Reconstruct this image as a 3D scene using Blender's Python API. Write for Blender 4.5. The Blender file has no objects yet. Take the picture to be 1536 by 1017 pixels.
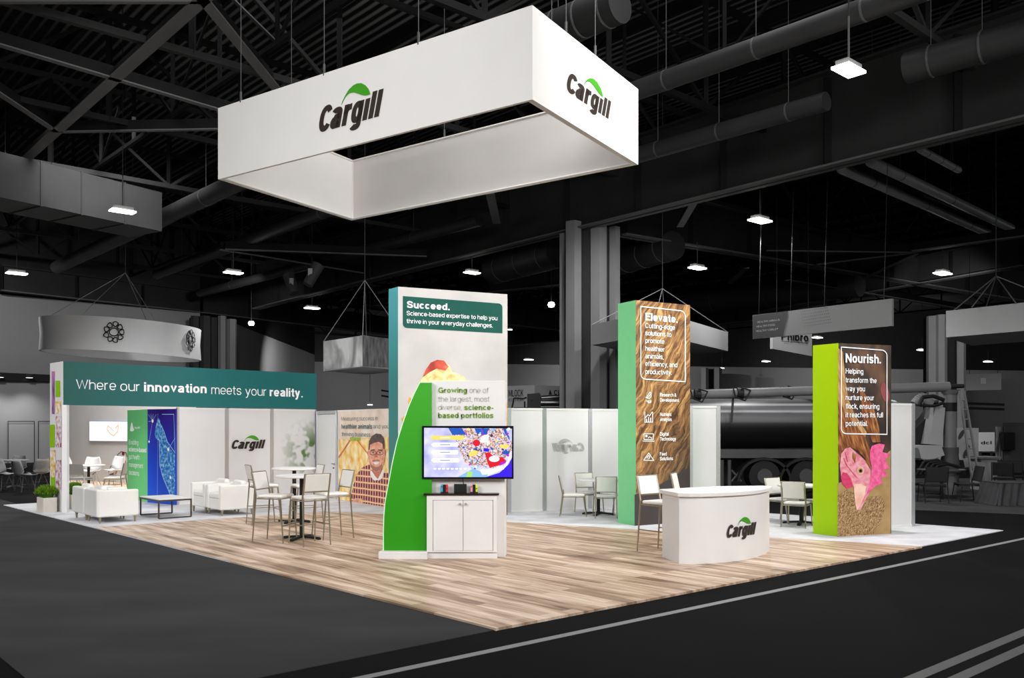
import bpy, math, random
from mathutils import Vector, Matrix
random.seed(7)
C = bpy.context.scene.collection
F, HY, CX, HC = 1330.0, 638.0, 768.0, 1.8
PI = math.pi

# ------------------------------------------------------------------ measuring helpers
def G(px, py):
    Y = F*HC/(py-HY)
    return Vector(((px-CX)/F*Y, Y, 0))
def D(px, py, Y):
    return Vector(((px-CX)/F*Y, Y, HC+(HY-py)/F*Y))
def XY(px, Y):
    return Vector(((px-CX)/F*Y, Y, 0))
def Hh(px, py, z):
    return D(px, py, (z-HC)*F/(HY-py))

# ------------------------------------------------------------------ materials
def lin(c):
    return tuple((x/255/12.92 if x/255 <= .04045 else ((x/255+.055)/1.055)**2.4) for x in c)
def mat(name, col, rough=.6, metal=0, emit=0, spec=.3, noise=0, nscale=8, bump=0, bscale=60, coat=0):
    m = bpy.data.materials.new(name); m.use_nodes = True
    nt = m.node_tree; b = nt.nodes['Principled BSDF']
    c = lin(col)+(1,)
    b.inputs['Base Color'].default_value = c
    b.inputs['Roughness'].default_value = rough
    b.inputs['Metallic'].default_value = metal
    b.inputs['Specular IOR Level'].default_value = spec
    if coat: b.inputs['Coat Weight'].default_value = coat
    if emit:
        if emit >= .85: b.inputs['Base Color'].default_value = (0, 0, 0, 1)
        b.inputs['Emission Color'].default_value = c
        b.inputs['Emission Strength'].default_value = emit
    tc = nt.nodes.new('ShaderNodeTexCoord')
    if noise and emit < .85:
        n = nt.nodes.new('ShaderNodeTexNoise'); n.inputs['Scale'].default_value = nscale
        n.inputs['Detail'].default_value = 5
        nt.links.new(tc.outputs['Object'], n.inputs['Vector'])
        r = nt.nodes.new('ShaderNodeValToRGB')
        r.color_ramp.elements[0].position = .3; r.color_ramp.elements[1].position = .7
        r.color_ramp.elements[0].color = tuple(x*(1-noise) for x in c[:3])+(1,)
        r.color_ramp.elements[1].color = tuple(min(1, x*(1+noise)) for x in c[:3])+(1,)
        nt.links.new(n.outputs['Fac'], r.inputs['Fac'])
        nt.links.new(r.outputs['Color'], b.inputs['Base Color'])
    if bump:
        n = nt.nodes.new('ShaderNodeTexNoise'); n.inputs['Scale'].default_value = bscale
        nt.links.new(tc.outputs['Object'], n.inputs['Vector'])
        bp = nt.nodes.new('ShaderNodeBump'); bp.inputs['Strength'].default_value = bump
        bp.inputs['Distance'].default_value = .01
        nt.links.new(n.outputs['Fac'], bp.inputs['Height']); nt.links.new(bp.outputs['Normal'], b.inputs['Normal'])
    return m
def ramp_mat(name, stops, scale=(4, 4, 4), rot=(0, 0, 0), detail=4, distort=0, rough=.5, coord='UV', emit=0, kind='noise', spec=.3, loc=(0,0,0)):
    m = bpy.data.materials.new(name); m.use_nodes = True
    nt = m.node_tree; b = nt.nodes['Principled BSDF']
    b.inputs['Roughness'].default_value = rough; b.inputs['Specular IOR Level'].default_value = spec
    tc = nt.nodes.new('ShaderNodeTexCoord'); mp = nt.nodes.new('ShaderNodeMapping')
    mp.inputs['Scale'].default_value = scale; mp.inputs['Rotation'].default_value = rot
    mp.inputs['Location'].default_value = loc; pre = nt.nodes.new('ShaderNodeMapping'); pre.inputs['Rotation'].default_value = rot; mp.inputs['Rotation'].default_value = (0, 0, 0)
    nt.links.new(tc.outputs[coord], pre.inputs['Vector']); nt.links.new(pre.outputs[0], mp.inputs['Vector'])
    if kind == 'noise':
        n = nt.nodes.new('ShaderNodeTexNoise'); n.inputs['Scale'].default_value = 1
        n.inputs['Detail'].default_value = detail; n.inputs['Distortion'].default_value = distort; o = n.outputs['Fac']
    elif kind == 'wave':
        n = nt.nodes.new('ShaderNodeTexWave'); n.inputs['Scale'].default_value = 1
        n.inputs['Distortion'].default_value = distort; n.inputs['Detail'].default_value = detail; o = n.outputs['Fac']
    elif kind == 'vor':
        n = nt.nodes.new('ShaderNodeTexVoronoi'); n.inputs['Scale'].default_value = 1; o = n.outputs['Distance']
    else:
        n = nt.nodes.new('ShaderNodeSeparateXYZ'); o = n.outputs['XYZ'.index(kind)]
    nt.links.new(mp.outputs[0], n.inputs[0])
    r = nt.nodes.new('ShaderNodeValToRGB')
    els = r.color_ramp.elements
    while len(els) < len(stops): els.new(.5)
    for e, (p, c) in zip(els, stops):
        e.position = p; e.color = lin(c)+(1,)
    nt.links.new(o, r.inputs['Fac']); nt.links.new(r.outputs['Color'], b.inputs['Base Color'])
    if emit:
        nt.links.new(r.outputs['Color'], b.inputs['Emission Color']); b.inputs['Emission Strength'].default_value = emit
        nt.links.remove(b.inputs['Base Color'].links[0]); b.inputs['Base Color'].default_value = (0, 0, 0, 1)
    return m

# ------------------------------------------------------------------ mesh builder
class MB:
    def __init__(s): s.v = []; s.f = []; s.m = []; s.uv = []
    def face(s, pts, m=0, uvs=None):
        i = len(s.v); s.v += [Vector(p) for p in pts]; s.f.append(list(range(i, i+len(pts)))); s.m.append(m); s.uv.append(uvs)
        return s
    def add(s, vs, fs, m=0):
        i = len(s.v); s.v += [Vector(p) for p in vs]
        for f in fs: s.f.append([i+k for k in f]); s.m.append(m); s.uv.append(None)
        return s
    def prism(s, pts, z0, z1, m=0):
        n = len(pts)
        a = sum(pts[i][0]*pts[(i+1) % n][1]-pts[(i+1) % n][0]*pts[i][1] for i in range(n))
        if a < 0: pts = list(pts)[::-1]
        z0 = z0 if isinstance(z0, (list, tuple)) else [z0]*n; z1 = z1 if isinstance(z1, (list, tuple)) else [z1]*n
        vs = [(p[0], p[1], z0[i]) for i, p in enumerate(pts)]+[(p[0], p[1], z1[i]) for i, p in enumerate(pts)]
        fs = [list(range(n))[::-1], list(range(n, 2*n))]+[[i, (i+1) % n, n+(i+1) % n, n+i] for i in range(n)]
        return s.add(vs, fs, m)
    def box(s, x0, x1, y0, y1, z0, z1, m=0):
        return s.prism([(x0, y0), (x1, y0), (x1, y1), (x0, y1)], z0, z1, m)
    def beam(s, p, q, w, h, m=0, up=None):
        p = Vector(p); q = Vector(q); d = (q-p).normalized()
        z = Vector(up) if up else Vector((0, 0, 1))
        if abs(d.dot(z)) > .98: z = Vector((0, 1, 0))
        sd = d.cross(z).normalized(); u = sd.cross(d).normalized()
        vs = []
        for c in (p, q):
            for a, b in ((-1, -1), (1, -1), (1, 1), (-1, 1)): vs.append(c+sd*a*w/2+u*b*h/2)
        return s.add(vs, [[0, 1, 2, 3], [7, 6, 5, 4], [0, 4, 5, 1], [1, 5, 6, 2], [2, 6, 7, 3], [3, 7, 4, 0]], m)
    def tube(s, p, q, r, r2=None, n=10, m=0):
        p = Vector(p); q = Vector(q); r2 = r if r2 is None else r2; d = (q-p).normalized()
        z = Vector((0, 0, 1)) if abs(d.z) < .9 else Vector((1, 0, 0))
        a = d.cross(z).normalized(); b = d.cross(a)
        vs = [c+a*rr*math.cos(2*PI*i/n)+b*rr*math.sin(2*PI*i/n) for c, rr in ((p, r), (q, r2)) for i in range(n)]
        fs = [[i, (i+1) % n, n+(i+1) % n, n+i] for i in range(n)]+[list(range(n))[::-1], list(range(n, 2*n))]
        return s.add(vs, fs, m)
    def path(s, pts, r, n=8, m=0):
        for a, b in zip(pts[:-1], pts[1:]): s.tube(a, b, r, n=n, m=m)
        return s
    def lathe(s, prof, c=(0, 0, 0), n=32, m=0, sx=1, sy=1):
        k = len(prof); c = Vector(c)
        vs = [c+Vector((r*math.cos(2*PI*i/n)*sx, r*math.sin(2*PI*i/n)*sy, z)) for i in range(n) for r, z in prof]
        fs = [[i*k+j, ((i+1) % n)*k+j, ((i+1) % n)*k+j+1, i*k+j+1] for i in range(n) for j in range(k-1)]
        return s.add(vs, fs, m)
    def xform(s, M):
        s.v = [M @ v for v in s.v]; return s

W = {}
def wm(o): return W.get(o.name, Matrix.Identity(4))
def build(mb, name, mats, parent=None, smooth=False, bevel=0, label=None, cat=None, group=None, kind=None, world=True, seg=2):
    me = bpy.data.meshes.new(name)
    inv = wm(parent).inverted() if (parent and world) else Matrix.Identity(4)
    me.from_pydata([tuple(inv @ v) for v in mb.v], [], mb.f)
    mats = mats if isinstance(mats, (list, tuple)) else [mats]
    for m in mats: me.materials.append(m)
    me.polygons.foreach_set('material_index', mb.m)
    if any(u for u in mb.uv):
        uvl = me.uv_layers.new(name='UVMap')
        for p, u in zip(me.polygons, mb.uv):
            if u:
                for li, t in zip(p.loop_indices, u): uvl.data[li].uv = t
    if smooth: me.polygons.foreach_set('use_smooth', [True]*len(me.polygons))
    me.update()
    o = bpy.data.objects.new(name, me); C.objects.link(o)
    if bevel:
        b = o.modifiers.new('Bevel', 'BEVEL'); b.width = bevel; b.segments = seg; b.limit_method = 'ANGLE'
        b.angle_limit = math.radians(35)
    if smooth:
        e = o.modifiers.new('Edge', 'EDGE_SPLIT'); e.split_angle = math.radians(38)
    if parent:
        o.parent = parent; W[o.name] = wm(parent)
    tag(o, label, cat, group, kind)
    return o
def tag(o, label=None, cat=None, group=None, kind=None):
    if label: o['label'] = label
    if cat: o['category'] = cat
    if group: o['group'] = group
    if kind: o['kind'] = kind
    return o
def thing(name, label, cat, loc=(0, 0, 0), rz=0, group=None):
    o = bpy.data.objects.new(name, None); C.objects.link(o)
    o.empty_display_size = .1
    o.location = loc; o.rotation_euler = (0, 0, rz)
    W[o.name] = Matrix.Translation(Vector(loc)) @ Matrix.Rotation(rz, 4, 'Z')
    return tag(o, label, cat, group)
def dup(root, loc, rz, label, group=None, scale=None):
    r = root.copy(); C.objects.link(r); r.location = loc; r.rotation_euler = (0, 0, rz)
    if label: r['label'] = label
    if group: r['group'] = group
    for ch in list(root.children):
        c = ch.copy(); C.objects.link(c); c.parent = r
        for g in list(ch.children):
            d = g.copy(); C.objects.link(d); d.parent = c
    W[r.name] = Matrix.Translation(Vector(loc)) @ Matrix.Rotation(rz, 4, 'Z')
    return r

# ------------------------------------------------------------------ vertical planes for printed graphics
class Plane:
    def __init__(s, p0, p1):
        s.p = Vector((p0[0], p0[1], 0)); u = Vector((p1[0]-p0[0], p1[1]-p0[1], 0)); s.u = u.normalized()
        n = Vector((-s.u.y, s.u.x, 0))
        if n.dot(s.p) > 0: n = -n
        s.n = n
    def hit(s, px, py, off=0):
        o = Vector((0, 0, HC)); d = Vector(((px-CX)/F, 1, (HY-py)/F)); p = s.p+s.n*off
        t = (p-o).dot(s.n)/d.dot(s.n)
        return o+d*t
    def uvof(s, q): return ((q-s.p).dot(s.u), q.z)
    def poly(s, mb, pts, off, m=0):
        q = [s.hit(x, y, off) for x, y in pts]
        mb.face(q, m, [s.uvof(p) for p in q]); return s
    def ell(s, mb, cx, cy, rx, ry, off, m=0, n=20, a0=0, a1=2*PI, rot=0):
        c, sn = math.cos(rot), math.sin(rot); pts = []
        for i in range(n):
            t = a0+(a1-a0)*i/(n if a1-a0 > 6.28 else n-1); x = rx*math.cos(t); y = ry*math.sin(t)
            pts.append((cx+x*c-y*sn, cy+x*sn+y*c))
        return s.poly(mb, pts, off, m)
    def line(s, mb, pts, w, off, m=0, closed=False):
        q = [s.hit(x, y, off) for x, y in pts]
        if closed: q.append(q[0])
        for a, b in zip(q[:-1], q[1:]):
            d = (b-a).normalized(); e = d.cross(s.n).normalized()*w/2; d = d*w*.35
            mb.face([a-e-d, b-e+d, b+e+d, a+e-d], m)
        return s
_tc = {}
# ------------------------------------------------------------------ a plain grotesque alphabet drawn with strokes
def _se(cx, cy, rx, ry, a0, a1, n=12, e=2.35):
    out = []
    for i in range(n+1):
        a = math.radians(a0+(a1-a0)*i/n); c, s = math.cos(a), math.sin(a)
        out.append((cx+rx*math.copysign(abs(c)**(2/e), c), cy+ry*math.copysign(abs(s)**(2/e), s)))
    return out
def _cr(p, n=5):
    q = [p[0]]+list(p)+[p[-1]]; out = []
    for i in range(1, len(q)-2):
        for k in range(n):
            t = k/n; out.append(tuple(.5*((2*q[i][j])+(-q[i-1][j]+q[i+1][j])*t+(2*q[i-1][j]-5*q[i][j]+4*q[i+1][j]-q[i+2][j])*t*t+(-q[i-1][j]+3*q[i][j]-3*q[i+1][j]+q[i+2][j])*t**3) for j in (0, 1)))
    out.append(p[-1]); return out
def glyph(ch, w, X=.74):
    h = w/2; L = []; W_ = .60 if X == .74 else .56; m = X/2
    hk = lambda x0, x1, yc, ry: _se((x0+x1)/2, yc, (x1-x0)/2, ry, 180, 0, 10)
    bowl = lambda W_: _se(W_/2, m, W_/2-h, m-h+.01, 0, 360, 22)
    if ch in 'o': L = [bowl(W_)]
    elif ch == 'a':
        W_ = .58; L = [_se((W_-.02)/2, X-.22, (W_-.02)/2-h, .23-h, 165, 0, 10)+[(W_-h-.02, .0)], [(W_-h-.02, X*.60), (W_*.45, X*.545)]+_se(W_*.42, X*.29, W_*.42-h, X*.29-h+.01, 100, 290, 10)+[(W_-h-.02, .21)]]
    elif ch == 'b': L = [[(h, 0), (h, 1)], bowl(W_)]
    elif ch == 'd': L = [[(W_-h, 0), (W_-h, 1)], bowl(W_)]
    elif ch == 'p': L = [[(h, -.27), (h, X)], bowl(W_)]
    elif ch == 'q': L = [[(W_-h, -.27), (W_-h, X)], bowl(W_)]
    elif ch == 'c': W_ = .56; L = [_se(W_/2, m, W_/2-h, m-h+.01, 38, 322, 20)]
    elif ch == 'e': L = [[(W_-h, m-.02)]+_se(W_/2, m, W_/2-h, m-h+.01, 0, 322, 22), [(h, m-.02), (W_-h*.6, m-.02)]]
    elif ch == 'f': W_ = .34; L = [[(.10+h, 0), (.10+h, .78)]+_se(.10+h+.14, .80, .14, .20-h, 180, 80, 6), [(0, X-h), (W_, X-h)]]
    elif ch == 'g': L = [bowl(W_), [(W_-h, X), (W_-h, -.06)]+_se(W_/2, -.06, W_/2-h, .22-h, 0, -160, 10)]
    elif ch in 'hn': L = [[(h, 0), (h, 1 if ch == 'h' else X)], hk(h, W_-h-.02, X*.6, X*.4-h+.01)+[(W_-h-.02, 0)]]; W_ -= .02
    elif ch == 'm': L = [[(h, 0), (h, X)], hk(h, .455, X*.6, X*.4-h+.01)+[(.455, 0)], hk(.455, .91-h, X*.6, X*.4-h+.01)+[(.91-h, 0)]]; W_ = .91
    elif ch == 'u': W_ = .58; L = [[(W_-h, 0), (W_-h, X)], [(h, X)]+_se(W_/2, X*.4, W_/2-h, X*.4-h+.01, 180, 360, 10)]
    elif ch in 'i\u0131': W_ = w; L = [[(h, 0), (h, X)]]+([[(h, 1-w*.9), (h, 1)]] if ch == 'i' else [])
    elif ch == 'j': W_ = w+.05; L = [[(.05+h, X), (.05+h, -.15), (0, -.22)], [(.05+h, 1-w*.9), (.05+h, 1)]]
    elif ch == 'l': W_ = w; L = [[(h, 0), (h, 1)]]
    elif ch == 'k': W_ = .54; L = [[(h, 0), (h, 1)], [(h, .24), (W_-h-.02, X)], [(W_*.42, X*.58), (W_-h+.01, 0)]]
    elif ch == 'r': W_ = .37; L = [[(h, 0), (h, X)], _se(h+.26, X*.55, .26, X*.45-h, 180, 88, 7)]
    elif ch == 's': W_ = .54; L = [_cr([(W_-h-.01, X*.72), (W_*.74, X-h-.015), (W_*.48, X-h+.01), (W_*.22, X-h-.02), (h, X*.74), (W_*.24, X*.56), (W_*.74, X*.44), (W_-h, X*.26), (W_*.76, h+.02), (W_*.48, h-.01), (W_*.22, h+.02), (h, X*.28)])]
    elif ch == 't': W_ = .34; L = [[(.10+h, .94), (.10+h, .18)]+_se(.10+h+.13, .17, .13, .17-h, 180, 285, 6), [(0, X-h), (W_, X-h)]]
    elif ch == 'v': W_ = .56; L = [[(h*.8, X), (W_/2, w*.72), (W_-h*.8, X)]]
    elif ch == 'w': W_ = .86; L = [[(h*.8, X), (.25, w*.72), (W_/2, X-w*.72), (W_-.25, w*.72), (W_-h*.8, X)]]
    elif ch == 'x': W_ = .55; L = [[(h, 0), (W_-h, X)], [(h, X), (W_-h, 0)]]
    elif ch == 'y': W_ = .56; L = [[(h*.8, X), (W_/2, .04)], [(W_-h*.8, X), (W_/2-.04, -.12), (W_*.3, -.24), (.05, -.25+h*.3)]]
    elif ch == 'z': W_ = .52; L = [[(.02, X-h), (W_-h, X-h), (h, h), (W_, h)]]
    elif ch == 'A': W_ = .78; L = [[(h*.8, 0), (W_/2, 1-w*.72), (W_-h*.8, 0)], [(.18, .31), (W_-.18, .31)]]
    elif ch == 'B': W_ = .72; L = [[(h, 0), (h, 1)], [(h, 1-h), (.4, 1-h)]+_se(.42, .76, .25-h*.5, .24-h, 80, -80, 8)+[(h, .53)], [(.4, .53)]+_se(.44, .27, .28-h*.5, .27-h, 80, -80, 8)+[(h, h)]]
    elif ch == 'C': W_ = .78 if X == .74 else .66; L = [_se(W_/2, .5, W_/2-h, .51-h, 34, 326, 24)]
    elif ch == 'G': W_ = .82; L = [_se(W_/2-.01, .5, W_/2-h, .51-h, 36, 345, 24), [(W_*.55, .46), (W_-h, .46), (W_-h, 0)]]
    elif ch == 'D': W_ = .76; L = [[(h, 0), (h, 1)], [(h, 1-h), (.34, 1-h)]+_se(.34, .5, .42-h, .5-h, 90, -90, 14)+[(h, h)]]
    elif ch in 'EF': W_ = .66; L = [[(h, 0), (h, 1)], [(h, 1-h), (W_, 1-h)], [(h, .53), (W_*.93, .53)]]+([[(h, h), (W_, h)]] if ch == 'E' else [])
    elif ch == 'H': W_ = .74; L = [[(h, 0), (h, 1)], [(W_-h, 0), (W_-h, 1)], [(h, .53), (W_-h, .53)]]
    elif ch == 'I': W_ = w; L = [[(h, 0), (h, 1)]]
    elif ch == 'K': W_ = .74; L = [[(h, 0), (h, 1)], [(h, .32), (W_-h-.02, 1)], [(W_*.4, .62), (W_-h+.02, 0)]]
    elif ch == 'L': W_ = .58; L = [[(h, 1), (h, h), (W_, h)]]
    elif ch == 'M': W_ = .88; L = [[(h, 0), (h, 1)], [(W_-h, 0), (W_-h, 1)], [(h, 1-h*.5), (W_/2, w*.8), (W_-h, 1-h*.5)]]
    elif ch == 'N': W_ = .75; L = [[(h, 0), (h, 1)], [(W_-h, 0), (W_-h, 1)], [(h, 1-h*.5), (W_-h, h*.5)]]
    elif ch == 'O': W_ = .82; L = [_se(W_/2, .5, W_/2-h, .51-h, 0, 360, 26)]
    elif ch in 'PR': W_ = .70; L = [[(h, 0), (h, 1)], [(h, 1-h), (.42, 1-h)]+_se(.42, .73, .28-h, .27-h, 90, -90, 10)+[(h, .46)]]+([[(.44, .46), (W_-h, 0)]] if ch == 'R' else [])
    elif ch == 'S': W_ = .70; L = [_cr([(W_-h-.01, .70), (W_*.76, .96-h), (W_*.48, 1.01-h), (W_*.22, .96-h), (h+.01, .74), (W_*.24, .57), (W_*.74, .44), (W_-h, .27), (W_*.76, h+.04), (W_*.48, h-.01), (W_*.2, h+.05), (h, .31)])]
    elif ch == 'T': W_ = .68; L = [[(0, 1-h), (W_, 1-h)], [(W_/2, 0), (W_/2, 1)]]
    elif ch == 'U': W_ = .74; L = [[(h, 1)]+_se(W_/2, .36, W_/2-h, .37-h, 180, 360, 12)+[(W_-h, 1)]]
    elif ch == 'W': W_ = 1.06; L = [[(h*.7, 1), (.29, w*.72), (W_/2, 1-w*.72), (W_-.29, w*.72), (W_-h*.7, 1)]]
    elif ch == 'Y': W_ = .72; L = [[(h*.7, 1), (W_/2, .42), (W_-h*.7, 1)], [(W_/2, 0), (W_/2, .46)]]
    elif ch == '.': W_ = w*1.1; L = [[(w*.55, 0), (w*.55, w*1.05)]]
    elif ch == ',': W_ = w*1.1; L = [[(w*.35, -.16), (w*.55, w*1.0)]]
    elif ch == '-': W_ = .32; L = [[(.02, .34), (.30, .34)]]
    elif ch == '&': W_ = .74; L = [_cr([(W_-.04, .02), (.24, .66), (.24, .86), (.38, 1-h), (.50, .84), (.44, .66), (.14, .42), (h, .24), (.26, h), (.50, .14), (.66, .46)])]
    elif ch == '\u00ae': W_ = .5; L = [_se(.25, .75, .22, .22, 0, 360, 14), [(.18, .65), (.18, .85), (.3, .82), (.2, .75), (.32, .65)]]
    else: W_ = .30 if ch == ' ' else .5
    return L, W_
def txt(s_, bold=0, shear=0, X=.74):
    k = (s_, bold, shear, X)
    if k in _tc: return _tc[k]
    w = .185 if bold >= .02 else (.14 if bold > .009 else (.085 if bold < 0 else .112))
    if X > .74: w = .235
    sp = .10 if X == .74 else .06
    x = 0; vs = []; fs = []
    for ch in s_:
        L, W_ = glyph(ch, w, X)
        for p in L:
            closed = len(p) > 3 and math.dist(p[0], p[-1]) < 1e-4
            if closed: p = p[:-1]
            n = len(p); base = len(vs)
            for i in range(n):
                a = p[i-1] if (i or closed) else None; b = p[(i+1) % n] if (i < n-1 or closed) else None; c = p[i]
                d0 = Vector((c[0]-a[0], c[1]-a[1])).normalized() if a else None; d1 = Vector((b[0]-c[0], b[1]-c[1])).normalized() if b else None
                if d0 is None or d0.length < .5: d0 = d1
                if d1 is None or d1.length < .5: d1 = d0
                t = (d0+d1).normalized() if (d0+d1).length > .05 else d0
                k2 = 1/max(.62, t.dot(d0)); nn = Vector((-t.y, t.x))*w/2*k2
                vs += [(c[0]+nn.x+x, c[1]+nn.y), (c[0]-nn.x+x, c[1]-nn.y)]
            for i in range(n if closed else n-1):
                j = (i+1) % n; fs.append([base+2*i, base+2*i+1, base+2*j+1, base+2*j])
        x += W_+(sp if ch != ' ' else 0)-(.09 if X > .74 and ch == 'C' else 0)
    vs = [(a+b*shear, b) for a, b in vs]
    x0 = min(v[0] for v in vs); x1 = max(v[0] for v in vs)
    _tc[k] = (vs, fs, x0, x1); return _tc[k]
CAP = 1.0
def text(mb, pl, s_, px0, py0, px1, capy, off=.012, m=0, bold=0, shear=0, frac=(0, 1)):
    """baseline starts at (px0,py0), the line ends at column px1, capitals rise to row capy at its start"""
    vs, fs, x0, x1 = txt(s_, bold, shear)
    a = pl.hit(px0, py0, off); b = pl.hit(px1, py0, off); c = pl.hit(px0, capy, off)
    wdt = (b-a).dot(pl.u); k = wdt/(x1-x0); kz = (c.z-a.z)/CAP
    mb.add([a+pl.u*((x-x0)*k)+Vector((0, 0, y*kz)) for x, y in vs], fs, m)
def logo(parent, pl, px0, py0, px1, capy, off=.012, mats=None, mirror=False, curve=None):
    """the word in heavy slanted condensed letters with a leaf above it"""
    vs, fs, x0, x1 = txt('Carg\u0131ll', .03, .24, .80)
    a = pl.hit(px0, py0, off); b = pl.hit(px1, py0, off); c = pl.hit(px0, capy, off)
    w = (b-a).dot(pl.u); kz = (c.z-a.z); k = w/(x1-x0)
    leaf = [(.355, .83), (.375, .98), (.42, 1.18), (.475, 1.36), (.54, 1.47), (.60, 1.50), (.67, 1.46), (.73, 1.33), (.775, 1.16), (.80, .98), (.805, .93),
            (.77, .92), (.72, .94), (.67, 1.0), (.61, 1.10), (.55, 1.19), (.49, 1.21), (.44, 1.15), (.40, 1.02), (.37, .88)]
    def put(x, z):
        x = (1-x) if mirror else x
        q = a+pl.u*(x*w)+Vector((0, 0, z*kz))
        return curve(x, q) if curve else q
    mb = MB(); mb.add([put((x-x0)/(x1-x0), y/CAP) for x, y in vs], fs)
    o1 = build(mb, 'logo_lettering', mats[0], parent, label='printed company name')
    mb = MB(); mb.add([put(x, z) for x, z in leaf], [list(range(len(leaf)))])
    build(mb, 'logo_leaf', mats[1], parent, label='leaf mark of the logo')

# ------------------------------------------------------------------ palette
WHITE = mat('white_laminate', (224, 222, 220), .45, noise=.02, nscale=3)
PANEL = mat('translucent_white_panel', (216, 214, 213), .4, noise=.03, nscale=1.2)
FABRIC = mat('white_tension_fabric', (222, 220, 217), .85, noise=.015, nscale=2, bump=.05, bscale=200)
FABRIC_IN = mat('inner_tension_fabric', (222, 219, 216), .9, noise=.05, nscale=.6)
ALU = mat('brushed_aluminium', (190, 190, 192), .35, .6, noise=.05, nscale=30)
INK = mat('dark_brown_vinyl', (48, 40, 36), .6, noise=.05)
LEAF = mat('leaf_green_vinyl', (62, 150, 30), .5, noise=.05)
GHOST = mat('grey_show_through_print', (172, 171, 170), .7, noise=.05)
WTXT = mat('white_vinyl_lettering', (245, 245, 245), .6, emit=.12, noise=.01)
TEAL = ramp_mat('teal_fascia_print', [(0, (28, 86, 82)), (.5, (34, 108, 108)), (1, (32, 104, 102))], scale=(.16, 1, 1), kind='X')
STEELC = mat('warm_satin_steel', (168, 158, 138), .3, .85, noise=.06, nscale=20)
VINYL = mat('white_vinyl_upholstery', (230, 228, 223), .5, noise=.02, nscale=6, bump=.08, bscale=90)
LEATHER = mat('white_leather', (224, 222, 217), .42, noise=.02, nscale=4, bump=.15, bscale=45)
BLACKM = mat('black_powder_coat', (22, 26, 24), .5, noise=.1, nscale=30)
DARKST = mat('bronze_steel', (80, 72, 64), .4, .5, noise=.08, nscale=30)
GREY1 = mat('dim_grey_metal', (70, 70, 70), .6, noise=.12, nscale=2)
GREYL = mat('pale_grey_metal', (112, 112, 112), .5, noise=.1, nscale=2)
GREYD = mat('dark_grey_metal', (44, 44, 44), .6, noise=.2, nscale=2)
NEARBLK = mat('near_black_steel', (20, 20, 20), .6, noise=.2, nscale=2)
GWALL = ramp_mat('grey_hall_wall', [(.3, (120, 120, 120)), (.7, (134, 134, 134))], scale=(.12, .12, .12), coord='Object', rough=.9)
GCLOTH = mat('grey_cloth', (64, 64, 66), .9, noise=.15, nscale=5)
GSEAT = mat('dark_grey_seat', (34, 34, 35), .8, noise=.15, nscale=12)
CHROME = mat('polished_dark_steel', (130, 130, 132), .22, .95, noise=.1, nscale=1.5)
LAMP = mat('lamp_diffuser', (255, 252, 245), .5, emit=9, noise=.01)
LAMPD = mat('dim_lamp_diffuser', (255, 252, 245), .5, emit=2.2, noise=.01)
GSIGN = mat('grey_sign_fabric', (148, 148, 148), .9, noise=.04, nscale=1)
GSIGNL = mat('pale_grey_sign_fabric', (182, 182, 182), .9, noise=.04, nscale=1)

# ------------------------------------------------------------------ camera, world, lights
cd = bpy.data.cameras.new('camera'); cam = bpy.data.objects.new('camera', cd); C.objects.link(cam)
cam.location = (0, 0, HC); cam.rotation_euler = (PI/2, 0, 0)
cd.sensor_width = 36; cd.lens = F/1536*36; cd.shift_y = (HY-508.5)/1536; cd.clip_end = 400
sc = bpy.context.scene; sc.camera = cam
sc.view_settings.view_transform = 'Standard'; sc.view_settings.look = 'None'
sc.cycles.use_denoising = True; sc.cycles.max_bounces = 6; sc.cycles.sample_clamp_indirect = 4
w = bpy.data.worlds.new('World'); sc.world = w; w.use_nodes = True
w.node_tree.nodes['Background'].inputs[0].default_value = (.9, .95, 1, 1)
w.node_tree.nodes['Background'].inputs[1].default_value = .16
def area(name, loc, tgt, sx, sy, power, col=(1, .99, .985), spread=180):
    l = bpy.data.lights.new(name, 'AREA'); l.shape = 'RECTANGLE'; l.size = sx; l.size_y = sy; l.energy = power; l.color = col
    l.spread = math.radians(spread)
    o = bpy.data.objects.new(name, l); C.objects.link(o); o.location = loc
    o.rotation_euler = (Vector(tgt)-Vector(loc)).to_track_quat('-Z', 'Y').to_euler(); return o
area('unseen_fill_front', (4.5, 1.0, 6.4), (0, 16, 2), 8, 3, 330, spread=110)  # unseen area lamps added out of frame to light the booth
area('unseen_fill_right', (13, 5.5, 7.2), (3, 15, 4.5), 4, 3, 400, spread=100)
area('unseen_fill_over', (1, 13.5, 11.4), (0, 16, 0), 12, 7, 450, spread=130)
area('unseen_fill_left', (-7.5, 3.2, 6.6), (-3, 18, 1.6), 5, 3, 370, spread=110)
area('unseen_fill_rear', (-6, 21, 11.4), (-7, 22, 0), 9, 5, 300, spread=120)
def add_fill(loc, tgt, e, size=1.9):  # spot without a fixture, added to brighten far walls, columns and machines
    l = bpy.data.lights.new('unseen_fill_spot', 'SPOT'); l.energy = e; l.spot_size = size; l.spot_blend = 1; l.shadow_soft_size = .15
    o = bpy.data.objects.new('unseen_fill_spot', l); C.objects.link(o); o.location = loc; o.rotation_euler = (Vector(tgt)-Vector(loc)).to_track_quat('-Z', 'Y').to_euler()
area('unseen_fill_corner', (3, 12, 9.6), (-4, 20.5, 1), 3, 3, 110, spread=80)  # further unseen lamps, added to lift the door wall, end panel and lounge
area('unseen_fill_side', (-16, 12, 6.5), (-9.5, 18, 1.5), 3, 2, 90, spread=70)
area('unseen_fill_lounge', (-11, 24.5, 10.5), (-13.5, 28.5, 1), 4, 3, 420, spread=100)
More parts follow.
